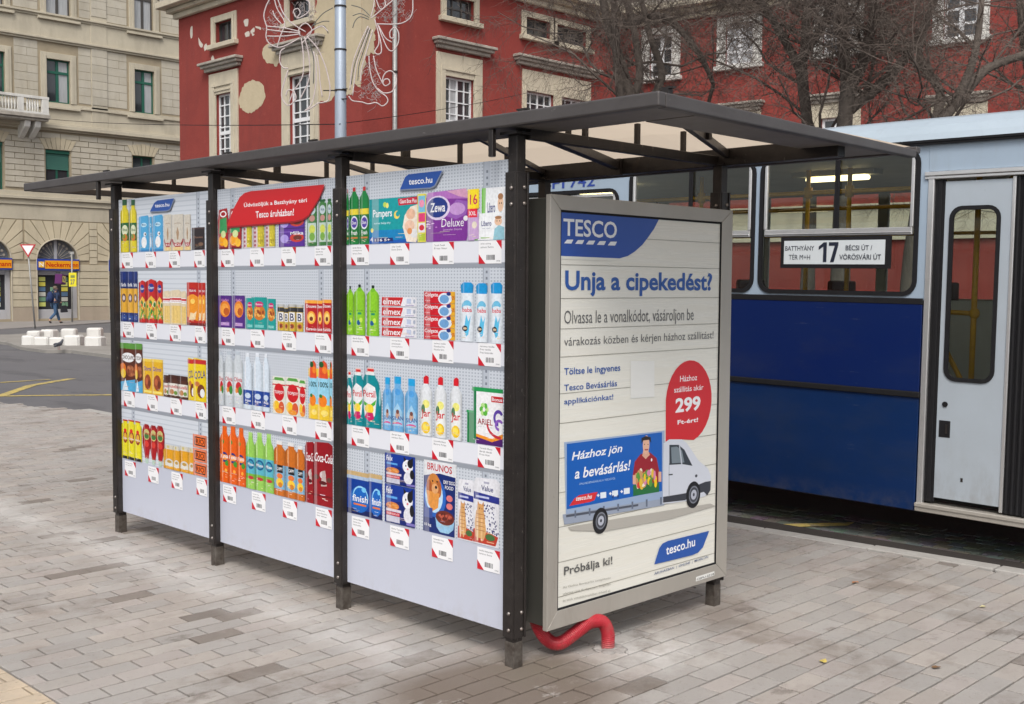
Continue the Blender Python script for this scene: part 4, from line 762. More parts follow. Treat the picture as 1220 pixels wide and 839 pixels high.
# red price drop
cx, cy = pa(821, 478); a = pa(793, 478); R1 = cx - a[0]
drop = [pa(793, 526.5)] + [(cx + R1 * 1.0 * math.cos(rad(t)), cy + R1 * 1.06 * math.sin(rad(t))) for t in range(175, -80, -12)] + [pa(808, 523.5)]
pr.poly(drop, C(206, 34, 42))
ptext('Házhoz', (810, 455, 830.5, 446.2), WHITE, .004); ptext('szállítás akár', (803, 468, 838, 458), WHITE, .004)
ptext('299', (804.5, 492.5, 834.5, 471.5), WHITE, .055); ptext('Ft-ért!', (807, 506, 831.5, 497.5), WHITE, .04)
# printed delivery truck
pr.poly(pts_([(672, 527), (791.5, 513), (791.5, 594), (674, 613)]), C(150, 170, 200))
pr.poly(pts_([(675, 529), (788.5, 515), (788.5, 585), (675, 607)]), C(18, 92, 180))
def slant(s, x0, y0, x1, y1, h, c, bold=.02, ital=.2):
    (ax, az), (bx, bz) = pa(x0, y0), pa(x1, y1); hh = az - pa(x0, y0 + h)[1]
    pr.t(s, ax, bx, az, az + hh, c, bold, ital, rise=bz - az)
slant('Házhoz jön', 681, 552, 741, 541.5, 13, WHITE); slant('a bevásárlás!', 684.5, 571, 751, 560, 13, WHITE)
slant('ONLINE BEVÁSÁRLÁS A TESCÓTÓL', 690, 578, 733, 571, 3, C(170, 195, 225), .005)
pr.poly(pts_([(678, 603), (684, 594), (690, 590), (712, 586), (708, 596), (703, 598)]), C(210, 45, 50)); slant('tesco.hu', 686, 597, 705, 594, 5.5, WHITE, .025)
for x, y in ((715, 592), (729, 590), (743, 587)):
    pr.poly(pts_([(x, y + 2), (x + 7, y + 1), (x + 7, y - 6), (x, y - 5)]), C(225, 232, 240)); 
for x, y in ((711, 591), (725.5, 589), (739, 586.5)): pr.poly(pts_([(x, y), (x + 3, y - .3), (x + 3, y - 1.6), (x, y - 1.3)]), WHITE); pr.poly(pts_([(x + .9, y + 1), (x + 2, y + .9), (x + 2, y - 2.6), (x + .9, y - 2.5)]), WHITE)
for x, y in ((730, 592), (736, 591.5)): pr.e(*pa(x, y), .008, .008, C(18, 60, 130), 10)
# printed delivery man with a crate
pr.poly(pts_([(753, 570), (756, 550), (763, 541), (774, 539), (782, 546), (786, 566), (784, 575), (756, 577)]), C(150, 26, 40))
pr.poly(pts_([(765, 543), (769, 547), (774, 542), (772, 537), (766, 537)]), C(215, 165, 140)); pr.e(*pa(769.5, 530), .026, .046, C(222, 175, 150)); pr.poly(pts_([(764, 529), (764, 522), (769, 519.5), (775, 521), (775.5, 528), (773, 524), (766, 525)]), C(40, 28, 24)); pr.e(*pa(776, 548), .006, .008, WHITE, 10)
for x in (767.6, 771.8): pr.e(*pa(x, 529.5), .0035, .003, BLK, 7)
pr.poly(pts_([(767.5, 535.2), (772.2, 534.8), (771.5, 536.6), (768.3, 536.8)]), C(170, 80, 80))
pr.poly(pts_([(754, 591), (785, 586), (785, 575), (754, 578)]), C(40, 110, 60))
R = random.Random(3)
for i in range(34):
    x = R.uniform(757, 783); y = 579 - (x - 757) * .1 - R.uniform(0, 15); q = pa(x, y); pr.e(q[0], q[1], R.uniform(.008, .02), R.uniform(.012, .026), R.choice([C(225, 190, 60), C(210, 60, 50), C(90, 150, 60), C(235, 225, 205), C(200, 150, 100), C(240, 200, 30), C(215, 130, 170)]), 9)
for x0_ in ((753.5, 566, 757, 577), (784, 562, 787.5, 574)): pr.poly(pts_([(x0_[0], x0_[1]), (x0_[2], x0_[1]), (x0_[2], x0_[3]), (x0_[0], x0_[3])]), C(220, 172, 145))
# chassis and cab
pr.poly(pts_([(670, 613), (791, 594), (791, 602), (718, 614), (716, 618), (672, 625)]), C(150, 160, 178)); pr.poly(pts_([(674, 613.5), (760, 600.5), (760, 603), (674, 616.5)]), C(80, 84, 96))
for x in range(684, 790, 17): y = 611 - (x - 684) * .155; pr.poly(pts_([(x, y + 6), (x + 2, y + 5.8), (x + 2, y - 3), (x, y - 2.7)]), C(100, 110, 128))
pr.poly(pts_([(676, 628), (740, 617), (846, 600), (852, 603), (800, 618), (720, 633), (680, 632)]), C(176, 172, 164))
pr.poly(pts_([(789, 600), (790, 528), (797, 523.5), (812, 523.5), (818, 528), (832, 549), (843, 558), (846.5, 567), (846, 578), (840, 591), (822, 596), (795, 600)]), C(206, 210, 220))
pr.poly(pts_([(789.5, 592), (817, 587.5), (818, 583), (840, 574), (846.5, 573), (846, 584), (842, 590), (838, 586), (820, 592), (816, 596), (789.5, 599)]), C(60, 62, 70))
pr.poly(pts_([(797, 530), (808, 530), (815, 536), (824.5, 555), (812, 553), (797, 554)]), C(52, 58, 66)); pr.poly(pts_([(799, 533), (806, 532), (812, 537), (815, 551), (800, 552)]), C(120, 132, 140)); pr.poly(pts_([(808.3, 530), (809.6, 530.5), (812.5, 553), (811, 553)]), C(190, 195, 205))
pr.poly(pts_([(796, 565), (801, 564.5), (801, 566), (796, 566.5)]), C(40, 42, 50)); pr.poly(pts_([(796.4, 552), (796.9, 552), (796.9, 592), (796.4, 592)]), C(120, 125, 138)); pr.e(*pa(829, 567), .011, .008, C(70, 70, 80), 10)
for (x, y, rr) in ((825.5, 589.5, .062), (714.8, 620.5, .055)):
    q = pa(x, y); pr.e(q[0], q[1], rr, rr * 1.12, C(30, 30, 34), 24); pr.e(q[0] + .004, q[1], rr * .68, rr * .74, C(120, 124, 134), 20); pr.e(q[0] + .004, q[1], rr * .58, rr * .62, C(70, 72, 80), 20); pr.e(q[0] + .004, q[1], rr * .40, rr * .42, C(180, 184, 196), 16); pr.e(q[0] + .004, q[1], rr * .14, rr * .15, C(60, 62, 70), 10)
pr.poly(pts_([(779, 672.5), (785, 653), (789, 647.5), (795, 644.5), (844.5, 632.5), (837, 652), (831, 658.5), (824, 661.5)]), C(34, 84, 166)); slant('tesco.hu', 793, 661.5, 827.5, 650.5, 11, WHITE, .028, 0)
slant('ÁRUHÁZBAN  |  ONLINE  |  MOBILON', 779, 686, 843, 665.5, 4.5, C(80, 100, 140), .004, 0)
slant('Próbálja ki!', 671.5, 688.5, 729, 675, 13, C(84, 84, 84), .012, 0)
for i, s_ in enumerate(('Az Online Bevásárlás szolgáltatás', 'jelenleg csak Budapesten, Szegeden', 'és azok vonzáskörzetében érhető el.')): slant(s_, 670, 702 + i * 7.6, 727, 690 + i * 7.4, 3.2, C(150, 148, 140), 0, 0)
part('printed_artwork', pr.mb, M_print, poster)
pr = Print(lambda a, b, off: (a, YA - off, b), base=.0005); YSV = YP
def pb(px, py): p = onY(YA, px, py); return (p[0], p[2])
pr.poly([pb(829, 693), pb(851, 685.5), pb(851, 680.5), pb(829, 687.5)], C(228, 228, 224)); (ax, az), (bx, bz) = pb(830, 691.8), pb(850.5, 685)
pr.t('CEPU-2218', ax, bx, az, az + .011, BLK, .01, 0, bz - az); part('inventory_sticker', pr.mb, M_print, lb)

# red corrugated hose leaving the case
def hose():
    ctl = [Vector(p) for p in ((.17, .03, .20), (.175, .02, .145), (.21, -.01, .075), (.25, -.05, .058), (.33, -.08, .10), (.40, -.10, .135), (.46, -.125, .13), (.485, -.14, .075), (.485, -.14, -.02))]
    pts = []
    for i in range(len(ctl) - 1):
        p0 = ctl[max(i - 1, 0)]; p1 = ctl[i]; p2 = ctl[i + 1]; p3 = ctl[min(i + 2, len(ctl) - 1)]
        for k in range(44):
            t = k / 44; pts.append(.5 * ((2 * p1) + (-p0 + p2) * t + (2 * p0 - 5 * p1 + 4 * p2 - p3) * t * t + (-p0 + 3 * p1 - 3 * p2 + p3) * t ** 3))
    rs = [.031 + .0011 * (1 if (i // 2) % 2 else -1) for i in range(len(pts))]
    mb = MB(); mb.tube(pts, rs, 20); return mb
M_hose = mat('red_plastic_hose', (.42, .022, .035), .42, 0, .3, 8, dark=(.30, .03, .04))
layers(M_hose, [(16, .52, .72, (.30, .10, .08), .5, (1, 1, 1)), (60, .6, .7, (.35, .25, .22), .4, (1, 1, 1)), (9, .3, .7, (.34, .28, .25), .8, (1, 1, 1), (-.01, .05))])
single('cable_hose', hose(), M_hose, 'red corrugated plastic hose running from under the advertising case into the pavement', 'hose', smooth=False)
M_mort = mat('mortar', (.34, .32, .30), .9, 0, .5, 9, .6, 60, dark=(.22, .20, .19))
mb = MB(); R = random.Random(5)
for i in range(26):
    a = R.uniform(0, 6.28); r = R.uniform(.0, .07); mb.ell((.485 + r * math.cos(a), -.14 + r * math.sin(a), .0), (R.uniform(.02, .04), R.uniform(.02, .04), R.uniform(.004, .012)), 8, 4)
part('mortar_patch', mb, M_mort, bedding, smooth=True)

# ------------------------------------------------------------------ city bus
XB = 3.6
bus = thing('city_bus', 'old light blue city bus with dark blue lower side, waiting behind the shelter', 'bus', (XB, 0, 0))
bus.rotation_euler.x = .011
M_lblue = mat('pale_blue_bus_paint', (.34, .425, .52), .36, 0, .4, 2.5, .02, 30, coat=.3, dark=(.28, .35, .43))
M_dblue = mat('dark_blue_bus_paint', (.0015, .012, .090), .34, 0, .35, 1.6, .02, 20, coat=.12, spec=.3, stretch=(1, 1, 2), dark=(.003, .018, .085))
M_dblue2 = mat('dark_blue_bus_paint_lower', (.001, .020, .095), .42, 0, .5, 2, .03, 20, coat=.1, spec=.3, stretch=(1, 1, 2), dark=(.002, .017, .062))
M_door = mat('grey_blue_door_paint', (.40, .45, .50), .36, 0, .45, 3, .02, 30, coat=.35, dark=(.33, .365, .40))
M_white = mat('bus_roof_paint', (.40, .47, .53), .4, 0, .5, 2, coat=.2, dark=(.30, .36, .41))
M_int = mat('grey_interior_panel', (.46, .47, .44), .6, 0, .3, 4)
M_ceil = mat('interior_ceiling', (.62, .63, .59), .6, 0, .3, 4)
M_yelp = mat('yellow_handrail', (.85, .46, .03), .4, 0, .3, 20, dark=(.3, .14, .02))
M_glass = glass_mat('bus_glass', (.92, .95, .93), .96)
M_strap = mat('strap_leather', (.05, .03, .02), .6)
M_seat = mat('seat_plastic', (.09, .03, .025), .6)
M_tyre = mat('tyre_rubber', (.015, .015, .016), .85)
for m_ in (M_dblue, M_dblue2): layers(m_, [(3, .5, .8, (.05, .055, .06), .28, (1, .4, 1)), (40, .64, .72, (.16, .17, .18), .35, (1, .12, 2)), (9, .42, .75, (.10, .09, .08), .5, (1, 1, 1), (.22, .36))])
for m_ in (M_lblue, M_door, M_white): layers(m_, [(5, .55, .78, (.22, .23, .23), .35, (1, 1, .22)), (50, .66, .72, (.16, .15, .14), .4, (1, 1, .4)), (6, .45, .75, (.20, .17, .14), .7, (1, 1, .4), (.25, .75))])
def rr_loop(a0, a1, b0, b1, r, n=5):
    P = []
    for (cx, cy, s0) in ((a1 - r, b1 - r, 0), (a0 + r, b1 - r, 90), (a0 + r, b0 + r, 180), (a1 - r, b0 + r, 270)):
        for i in range(n + 1): t = rad(s0 + 90 * i / n); P.append((cx + r * math.cos(t), cy + r * math.sin(t)))
    return P
def cell_hole(mb, outer, hole, r, x, depth):
    a0, a1, b0, b1 = outer; n = 5; H = rr_loop(*hole, r, n); m_ = n + 1
    cor = [(a1, b1), (a0, b1), (a0, b0), (a1, b0)]
    vs = [(x, p[0], p[1]) for p in H] + [(x, c[0], c[1]) for c in cor] + [(x + depth, p[0], p[1]) for p in H]; K = len(H); fs = []
    for q in range(4):
        for i in range(n): fs.append((K + q, q * m_ + i, q * m_ + i + 1))
        nx = (q + 1) % 4; fs.append((K + q, q * m_ + n, nx * m_, K + nx))
    for i in range(K): fs.append((i, (i + 1) % K, (i + 1) % K + K + 4, i + K + 4))
    mb.add(vs, fs)
def ring(mb, outer, r, wd, x0, x1):
    A = rr_loop(*outer, r); a0, a1, b0, b1 = outer; B = rr_loop(a0 + wd, a1 - wd, b0 + wd, b1 - wd, max(r - wd, .01)); K = len(A)
    vs = [(x0, p[0], p[1]) for p in A] + [(x0, p[0], p[1]) for p in B] + [(x1, p[0], p[1]) for p in A] + [(x1, p[0], p[1]) for p in B]; fs = []
    for i in range(K):
        j = (i + 1) % K; fs += [(i, j, K + j, K + i), (2 * K + i, 3 * K + i, 3 * K + j, 2 * K + j), (i, 2 * K + i, 2 * K + j, j), (K + i, K + j, 3 * K + j, 3 * K + i)]
    mb.add(vs, fs)
YF, YN = 7.4, -3.6
mb = MB(); mb.box(XB, XB + .03, -.16, YF, 1.015, 1.60); part('upper_side_panel', mb, M_dblue, bus, .004)
mb = MB(); mb.box(XB + .002, XB + .03, -.16, YF, .225, .985); part('lower_side_panel', mb, M_dblue2, bus, .006)
mb = MB(); mb.box(XB - .012, XB + .01, -.17, YF, .978, 1.018); part('rub_strip', mb, M_rubber, bus, .006, 2)
mb = MB(); mb.box(XB - .003, XB + .02, -.165, YF, 1.59, 1.632); part('rub_strip', mb, M_rubber, bus, .004)
wins = [(-.105, 1.08, 2.60), (1.14, 2.30, 2.60), (2.43, 3.60, 2.455), (3.70, 4.85, 2.455), (4.95, 6.1, 2.455)]
ZTOP = 2.64
mb = MB(); prev = -.17
for i, (a, b, zt) in enumerate(wins):
    nxt = (b + wins[i + 1][0]) / 2 if i + 1 < len(wins) else YF
    cell_hole(mb, (prev, nxt, 1.62, ZTOP), (a, b, 1.655, zt), .09, XB + .004, .04); prev = nxt
part('window_belt', mb, M_lblue, bus)
for i, (a, b, zt) in enumerate(wins):
    mb = MB(); ring(mb, (a - .012, b + .012, 1.643, zt + .012), .10, .030, XB - .006, XB + .03); g = part('window', mb, M_rubber, bus)
    mb = MB(); mb.box(XB + .012, XB + .016, a + .02, b - .02, 1.68, zt - .02); part('pane', mb, M_glass, g)
    zb = 2.05 if i < 2 else 2.05
    mb = MB(); mb.box(XB - .004, XB + .022, a + .032, b - .032, zb, zb + .05); mb.box(XB - .012, XB + .012, a + .036, b - .036, zb + .012, zb + .020)
    mb.box(XB - .006, XB + .02, a + .026, a + .05, zb + .0505, zt - .03); mb.box(XB - .006, XB + .02, b - .05, b - .026, zb + .0505, zt - .03)
    if i >= 2: mb.box(XB - .008, XB + .014, a + .051, b - .051, zt - .055, zt - .032)
    part('sliding_frame', mb, M_chrome, g, .004)
    mb = MB(); mm = a + (b - a) * .50; mb.box(XB + .004, XB + .02, mm - .012, mm + .012, zb + .0505, zt - .03); mb.box(XB - .002, XB + .004, mm - .03, mm - .013, zb + .0505, zt - .03); part('window_divider', mb, M_rubber, g)
# destination board behind the glass
mb = MB(); mb.box(XB + .03, XB + .045, .062, .895, 1.825, 2.045); db = part('destination_board', mb, M_rubber, bus)
M_pl = mat('white_plate', (.62, .66, .68), .4)
mb = MB(); mb.box(XB + .026, XB + .0295, .10, .866, 1.853, 2.018); part('white_face', mb, M_pl, db)
# glass in front would dim it: board hangs on the outside of the lower pane
for o_ in (db,) + tuple(db.children):
    for v in o_.data.vertices: v.co.x -= .050
pr = Print(lambda a, b, off: (XB - .0245 - off, -a, b), base=.0005, step=.0003); dk = C(34, 40, 56)
def bt(s, y0, y1, z0, z1, bold=0): pr.t(s, -y0, -y1, z0, z1, dk, bold)
bt('BATTHYÁNY', .855, .625, 1.948, 1.990, .008); bt('TÉR M+H', .825, .655, 1.885, 1.928, 0); pr.poly([(-.555, 1.868), (-.528, 1.868), (-.528, 2.005), (-.552, 2.005), (-.590, 1.975), (-.590, 1.952), (-.555, 1.975)], dk); pr.poly([(-.512, 2.005), (-.440, 2.005), (-.440, 1.985), (-.472, 1.868), (-.500, 1.868), (-.468, 1.981), (-.512, 1.981)], dk); bt('BÉCSI ÚT /', .385, .19, 1.948, 1.990, .008); bt('VÖRÖSVÁRI ÚT', .43, .125, 1.885, 1.928, .008)
part('board_lettering', pr.mb, M_print, db)
pr = Print(lambda a, b, off: (XB + .003 - off, -a, b), base=.002, step=.0003); pr.t('BPI', -3.28, -3.02, 2.490, 2.585, C(40, 66, 150), .012); part('fleet_letters', pr.mb, M_print, bus)
pr = Print(lambda a, b, off: (XB + .003 - off, -a, b), base=.002, step=.0003); pr.t('742', -2.96, -2.68, 2.490, 2.585, C(40, 66, 150), .012); part('fleet_number', pr.mb, M_print, bus)
# roof, gutter, underside, ends, far wall
prof = [(XB - .02, 2.64), (XB - .02, 2.655), (XB + .005, 2.70), (XB + .05, 2.755), (XB + .16, 2.81), (XB + .5, 2.87), (XB + 1.25, 2.90), (XB + 2.0, 2.87), (XB + 2.34, 2.81), (XB + 2.45, 2.755), (XB + 2.50, 2.66), (XB + 2.50, 2.63), (XB + 2.44, 2.62), (XB + 2.44, 2.60), (XB + .06, 2.60), (XB + .06, 2.635)]
mb = MB(); mb.prism([(x, YN, z) for x, z in prof], (0, YF - YN, 0)); part('roof', mb, M_white, bus)
mb = MB(); mb.box(XB - .034, XB - .004, YN + .01, YF - .01, 2.640, 2.655); mb.box(XB - .028, XB - .006, YN + .01, YF - .01, 2.6245, 2.6395); part('gutter', mb, M_rubber, bus)
mb = MB(); mb.box(XB + 2.45, XB + 2.50, YN, YF, .23, 1.60); mb.box(XB + 2.45, XB + 2.50, YN, YF, 2.53, 2.62)
for i in range(9): y = YN + i * 1.23; mb.box(XB + 2.44, XB + 2.49, y, y + (.10 if i else .3), 1.60, 2.53)
part('far_side', mb, M_int, bus, .01)
mb = MB(); mb.box(XB + 2.46, XB + 2.465, YN + .1, YF - .1, 1.60, 2.53); part('far_glass', mb, M_glass, bus)
mb = MB(); mb.box(XB + .05, XB + 2.44, YF - .06, YF, .25, 2.6); mb.box(XB + .05, XB + 2.44, YN, YN + .06, .25, 2.6); part('end_wall', mb, M_int, bus)
mb = MB(); mb.box(XB + .08, XB + 2.42, YN + .1, YF - .1, .80, .84); mb.box(XB + .10, XB + 2.40, YN + .1, YF - .1, .30, .80); part('floor', mb, mat('underbody', (.018, .017, .016), .9), bus)
mb = MB(); mb.box(XB + .09, XB + 2.41, YN + .12, YF - .12, .845, .905); part('floor_covering', mb, mat('grey_floor_covering', (.20, .20, .19), .7), bus)
mb = MB(); mb.box(XB + .062, XB + .075, -.14, YF - .1, .90, 1.62); part('inner_lining', mb, M_int, bus)
mb = MB(); mb.box(XB + .1, XB + 2.4, YN + .08, YF - .08, 2.575, 2.595); part('ceiling', mb, M_ceil, bus)
M_lamp = mat('ceiling_light', (1, .80, .42), .5, emit=3.0)
lz = 2.545
pL = onX(XB + .75, 958, 197); pR = onX(XB + .75, 1030, 195)
mb = MB(); mb.box(XB + .72, XB + .80, pR[1], pL[1], 2.50, 2.535); part('ceiling_light', mb, M_lamp, bus, .01)
for yy in (-2.6, 2.9, 4.6):  # extra unseen strips, added to brighten the dim bus interior
    mb = MB(); mb.box(XB + .72, XB + .80, yy, yy + .6, 2.50, 2.535); part('ceiling_light', mb, M_lamp, bus, .01)
mb = MB(); mb.box(XB + .69, XB + .83, pR[1] - .08, pL[1] + .1, 2.537, 2.574); part('light_housing', mb, M_int, bus)
def bpole(px, X, z0=.9, z1=2.57, r=.017):
    y = onX(X, px, 280)[1]; mb = MB(); mb.tube([(X, y, z0), (X, y, z1)], r, 10); p = part('grab_pole', mb, M_yelp, bus, smooth=True)
    mb = MB(); mb.tube([(X, y, 2.36), (X, y, 2.44)], r * 1.9, 10); mb.tube([(X, y, z0 + .02), (X, y, z0 + .09)], r * 1.9, 10); part('pole_fitting', mb, M_yelp, p, smooth=True); return y
for px in (958, 1007, 832): bpole(px, XB + .55)
bpole(1200, XB + .6)
mb = MB(); mb.tube([(XB + .55, -1.2, 2.40), (XB + .55, 6.5, 2.40)], .017, 8); part('grab_rail', mb, M_yelp, bus, smooth=True)
mb = MB(); mb.tube([(XB + 1.75, -2, 2.36), (XB + 1.75, 6.5, 2.36)], .017, 8); part('grab_rail', mb, M_yelp, bus, smooth=True)
mb = MB(); mb.tube([(XB + 2.40, -2, 2.16), (XB + 2.40, 6.5, 2.16)], .015, 8); part('grab_rail', mb, M_yelp, bus, smooth=True)
for px in (762, 780):
    X = XB + .55; y = onX(X, px, 225)[1]; mb = MB(); mb.tube([(X, y, 2.40), (X, y, 2.24), (X, y - .035, 2.18), (X, y - .035, 2.12), (X, y, 2.10), (X, y + .035, 2.12), (X, y + .035, 2.18), (X, y, 2.24)], .008, 6); part('hand_strap', mb, M_strap, bus)
for y in (.2, 1.15, 2.1, 3.05):
    mb = MB(); mb.box(XB + 1.9, XB + 2.35, y, y + .42, 1.28, 1.34); s_ = part('seat', mb, M_seat, bus, .02, 2)
    mb = MB(); mb.box(XB + 1.9, XB + 2.35, y + .40, y + .45, 1.34, 1.74); part('backrest', mb, M_seat, s_, .02, 2)
for cy_ in (4.9, -3.0):
    for X in (XB + .05, XB + 2.15):
        mb = MB(); mb.tube([(X, cy_, .42), (X + .27, cy_, .42)], .46, 28); wv = part('wheel', mb, M_tyre, bus, .02, 2)
        mb = MB(); mb.tube([(X - .01, cy_, .42), (X + .28, cy_, .42)], .26, 20); part('rim', mb, M_chrome, wv)
# door bay
mb = MB(); mb.box(XB - .006, XB + .03, -.212, -.172, .28, 2.44); mb.box(XB + .004, XB + .03, -.705 - .022, -.705, .30, 2.40); mb.box(XB - .006, XB + .03, -1.50, -1.44, .28, 2.44); part('door_jamb', mb, M_chrome, bus, .004)
mb = MB(); mb.box(XB + .0, XB + .03, -1.55, -.17, 2.452, 2.64); part('door_header', mb, M_lblue, bus, .004)
mb = MB(); mb.box(XB - .016, XB + .02, -1.52, -.15, 2.425, 2.451); mb.box(XB - .010, XB + .02, -1.52, -.15, 2.404, 2.422); part('door_track', mb, M_chrome, bus, .003)
mb = MB(); mb.box(XB - .022, XB + .12, -1.52, -.17, .232, .288); mb.box(XB - .030, XB - .0225, -1.52, -.17, .262, .288); part('door_step', mb, M_alu, bus, .004)
def leaf(a0, a1, idx):
    mb = MB(); X = XB + .012
    cell_hole(mb, (a0, a1, .335, 2.385), (a0 + .075, a1 - .045, 1.115, 2.215), .07, X, .03)
    mb.box(X + .004, X + .03, a0, a1, .335, .345)
    d = part('door', mb, M_door, bus)
    mb = MB(); ring(mb, (a0 + .063, a1 - .033, 1.103, 2.227), .08, .026, X - .007, X + .012); part('door_gasket', mb, M_rubber, d)
    mb = MB(); mb.box(X + .012, X + .015, a0 + .08, a1 - .05, 1.12, 2.21); part('door_pane', mb, M_glass, d)
    if idx == 0:
        mb = MB(); mb.tube([(X - .006, -.335, .951), (X + .001, -.335, .951)], .018, 16); part('lock', mb, M_rubber, d)
        mb = MB(); mb.box(X - .003, X + .001, -.375, -.300, .735, .845); hd = part('recessed_handle', mb, M_rubber, d, .004); 
        mb = MB(); mb.box(X - .008, X - .0035, -.358, -.345, .76, .82); part('handle_grip', mb, M_dark, d)
        mb = MB(); mb.box(X - .002, X + .002, -.47, -.455, .46, .485); part('scratch_mark', mb, M_dark, d)
leaf(-.705, -.283, 0); leaf(-1.40, -.90, 1)
mb = MB(); mb.box(XB + .014, XB + .03, -.283, -.213, .30, 2.40); mb.box(XB + .006, XB + .012, -.262, -.235, .30, 2.40); part('door_rubber', mb, M_rubber, bus, .003)
mb = MB(); mb.box(XB + .016, XB + .03, -.90, -.727, .30, 2.40)
for i in range(4): mb.tube([(XB + .014, -.745 - i * .035, .30), (XB + .014, -.745 - i * .035, 2.40)], .012, 8)
part('door_rubber', mb, M_rubber, bus)
mb = MB(); mb.box(XB + .0, XB + .03, YN, -1.55, .23, 2.64); part('front_side_panel', mb, M_lblue, bus)
# inside the door: pole, rail, partition
X = XB + .45
y = onX(X, 1158, 350)[1]; mb = MB(); mb.tube([(X, y, .6), (X, y, 2.5)], .019, 10); part('grab_pole', mb, M_yelp, bus, smooth=True)
a = onX(X, 1114, 371); b = onX(X, 1158, 373); mb = MB(); mb.tube([tuple(a), tuple(b)], .017, 10); mb.ell(tuple(b), (.035, .035, .04)); part('grab_rail', mb, M_yelp, bus, smooth=True)
a = onX(X - .1, 1120, 408); b = onX(X - .1, 1148, 462); mb = MB(); mb.tube([tuple(a), tuple(b)], .017, 10); part('grab_rail', mb, M_yelp, bus, smooth=True)
mb = MB(); mb.box(XB + 1.45, XB + 1.47, -1.3, .62, .91, 1.60); part('partition', mb, M_ceil, bus)

# ------------------------------------------------------------------ buildings
class Wall:
    def __init__(s, o, d, n): s.o = np.array(o, float); s.d = np.array(d, float); s.n = np.array(n, float)
    def p(s, u, z, n=0): q = s.o + s.d * u + s.n * n; return (q[0], q[1], z)
    def box(s, mb, u0, u1, z0, z1, n0, n1): return mb.box(u0, u1, n0, n1, z0, z1, T=lambda a, b, c: s.p(a, c, b))
    def px(s, px, py, off=0):
        v = ray(px, py); o = s.o + s.n * off; A = np.array([[v[0], -s.d[0]], [v[1], -s.d[1]]]); t, u = np.linalg.solve(A, o - CAM[:2]); return u, CAM[2] + t * v[2]
def wall_holes(W, mb, u0, u1, z0, z1, holes, depth=.25):
    us = sorted({u0, u1} | {h[0] for h in holes} | {h[1] for h in holes}); zs = sorted({z0, z1} | {h[2] for h in holes} | {h[3] for h in holes})
    for i in range(len(us) - 1):
        for j in range(len(zs) - 1):
            a, b, c, d = us[i], us[i + 1], zs[j], zs[j + 1]; mu, mz = (a + b) / 2, (c + d) / 2
            if any(h[0] < mu < h[1] and h[2] < mz < h[3] for h in holes): continue
            mb.add([W.p(a, c), W.p(b, c), W.p(b, d), W.p(a, d)], [(0, 1, 2, 3)])
    for h in holes:
        q = [(h[0], h[2]), (h[1], h[2]), (h[1], h[3]), (h[0], h[3])]
        for k in range(4): a, b = q[k], q[(k + 1) % 4]; mb.add([W.p(*a), W.p(*b), W.p(b[0], b[1], -depth), W.p(a[0], a[1], -depth)], [(0, 1, 2, 3)])
M_red = mat('red_render', (.255, .038, .028), .85, 0, .5, .9, .35, 14, dark=(.165, .027, .024), bdist=.02)
layers(M_red, [(1.2, .52, .75, (.16, .03, .028), .55, (1, 1, .15)), (7, .60, .72, (.36, .085, .065), .45, (1, 1, .5)), (38, .66, .70, (.5, .36, .28), .5, (.5, .5, 1.6)), (.4, .5, .7, (.33, .05, .038), .4, (1, 1, 1))])
M_cream = mat('cream_trim', (.56, .50, .38), .8, 0, .5, 2, .2, 20, dark=(.36, .32, .25))
M_wtrim = mat('white_trim', (.66, .65, .61), .7, 0, .4, 3, dark=(.45, .43, .40))
M_hood = mat('weathered_hood_stone', (.45, .41, .35), .9, 0, .8, 2.5, .3, 20, dark=(.19, .175, .155))
M_bare = mat('bare_plaster', (.52, .44, .30), .9, 0, .5, 3, .5, 12, dark=(.40, .33, .22), bdist=.02)
M_wfr = mat('white_window_paint', (.72, .73, .74), .5)
M_gfr = mat('green_window_paint', (.012, .10, .065), .5)
M_gfr2 = mat('dark_window_paint', (.06, .055, .05), .5)
M_shut = mat('green_blind', (.05, .16, .125), .6)
M_pglass = mat('window_glass', (.035, .04, .045), .06, 0, spec=.9)
M_curt = mat('window_curtain', (.42, .43, .44), .35, 0, .6, 4, stretch=(4, 4, .3), dark=(.2, .21, .22), coat=.8)
def window(W, parent, u0, u1, z0, z1, M, cols=2, rows=3, fr=.06, mun=.03, depth=.18, transom=None, curtain=False, label=None):
    mb = MB(); n0, n1 = -depth, -depth + .06
    W.box(mb, u0, u0 + fr, z0, z1, n0, n1); W.box(mb, u1 - fr, u1, z0, z1, n0, n1); W.box(mb, u0 + fr, u1 - fr, z0, z0 + fr, n0, n1); W.box(mb, u0 + fr, u1 - fr, z1 - fr, z1, n0, n1)
    for i in range(1, cols): u = u0 + (u1 - u0) * i / cols; wd = mun * (1.9 if cols % 2 == 0 and i == cols // 2 else 1); W.box(mb, u - wd / 2, u + wd / 2, z0 + fr, z1 - fr, n0 + .005, n1 - .005)
    for j in range(1, rows): z = z0 + (z1 - z0) * j / rows; W.box(mb, u0 + fr, u1 - fr, z - mun / 2, z + mun / 2, n0 + .01, n1 - .010)
    if transom: W.box(mb, u0 + fr, u1 - fr, transom - .06, transom + .06, n0 + .002, n1 + .012)
    w_ = part('window', mb, M, parent, label=label)
    for i in range(cols):
        for j in range(rows):
            mb = MB(); a = u0 + (u1 - u0) * i / cols; b = u0 + (u1 - u0) * (i + 1) / cols; c = z0 + (z1 - z0) * j / rows; d = z0 + (z1 - z0) * (j + 1) / rows
            W.box(mb, a + .002, b - .002, c + .002, d - .002, -depth + .012, -depth + .018); part('pane', mb, M_curt if (curtain and i != curtain - 1 + 10) and (curtain is True or i == curtain - 1) else M_pglass, w_)
    return w_
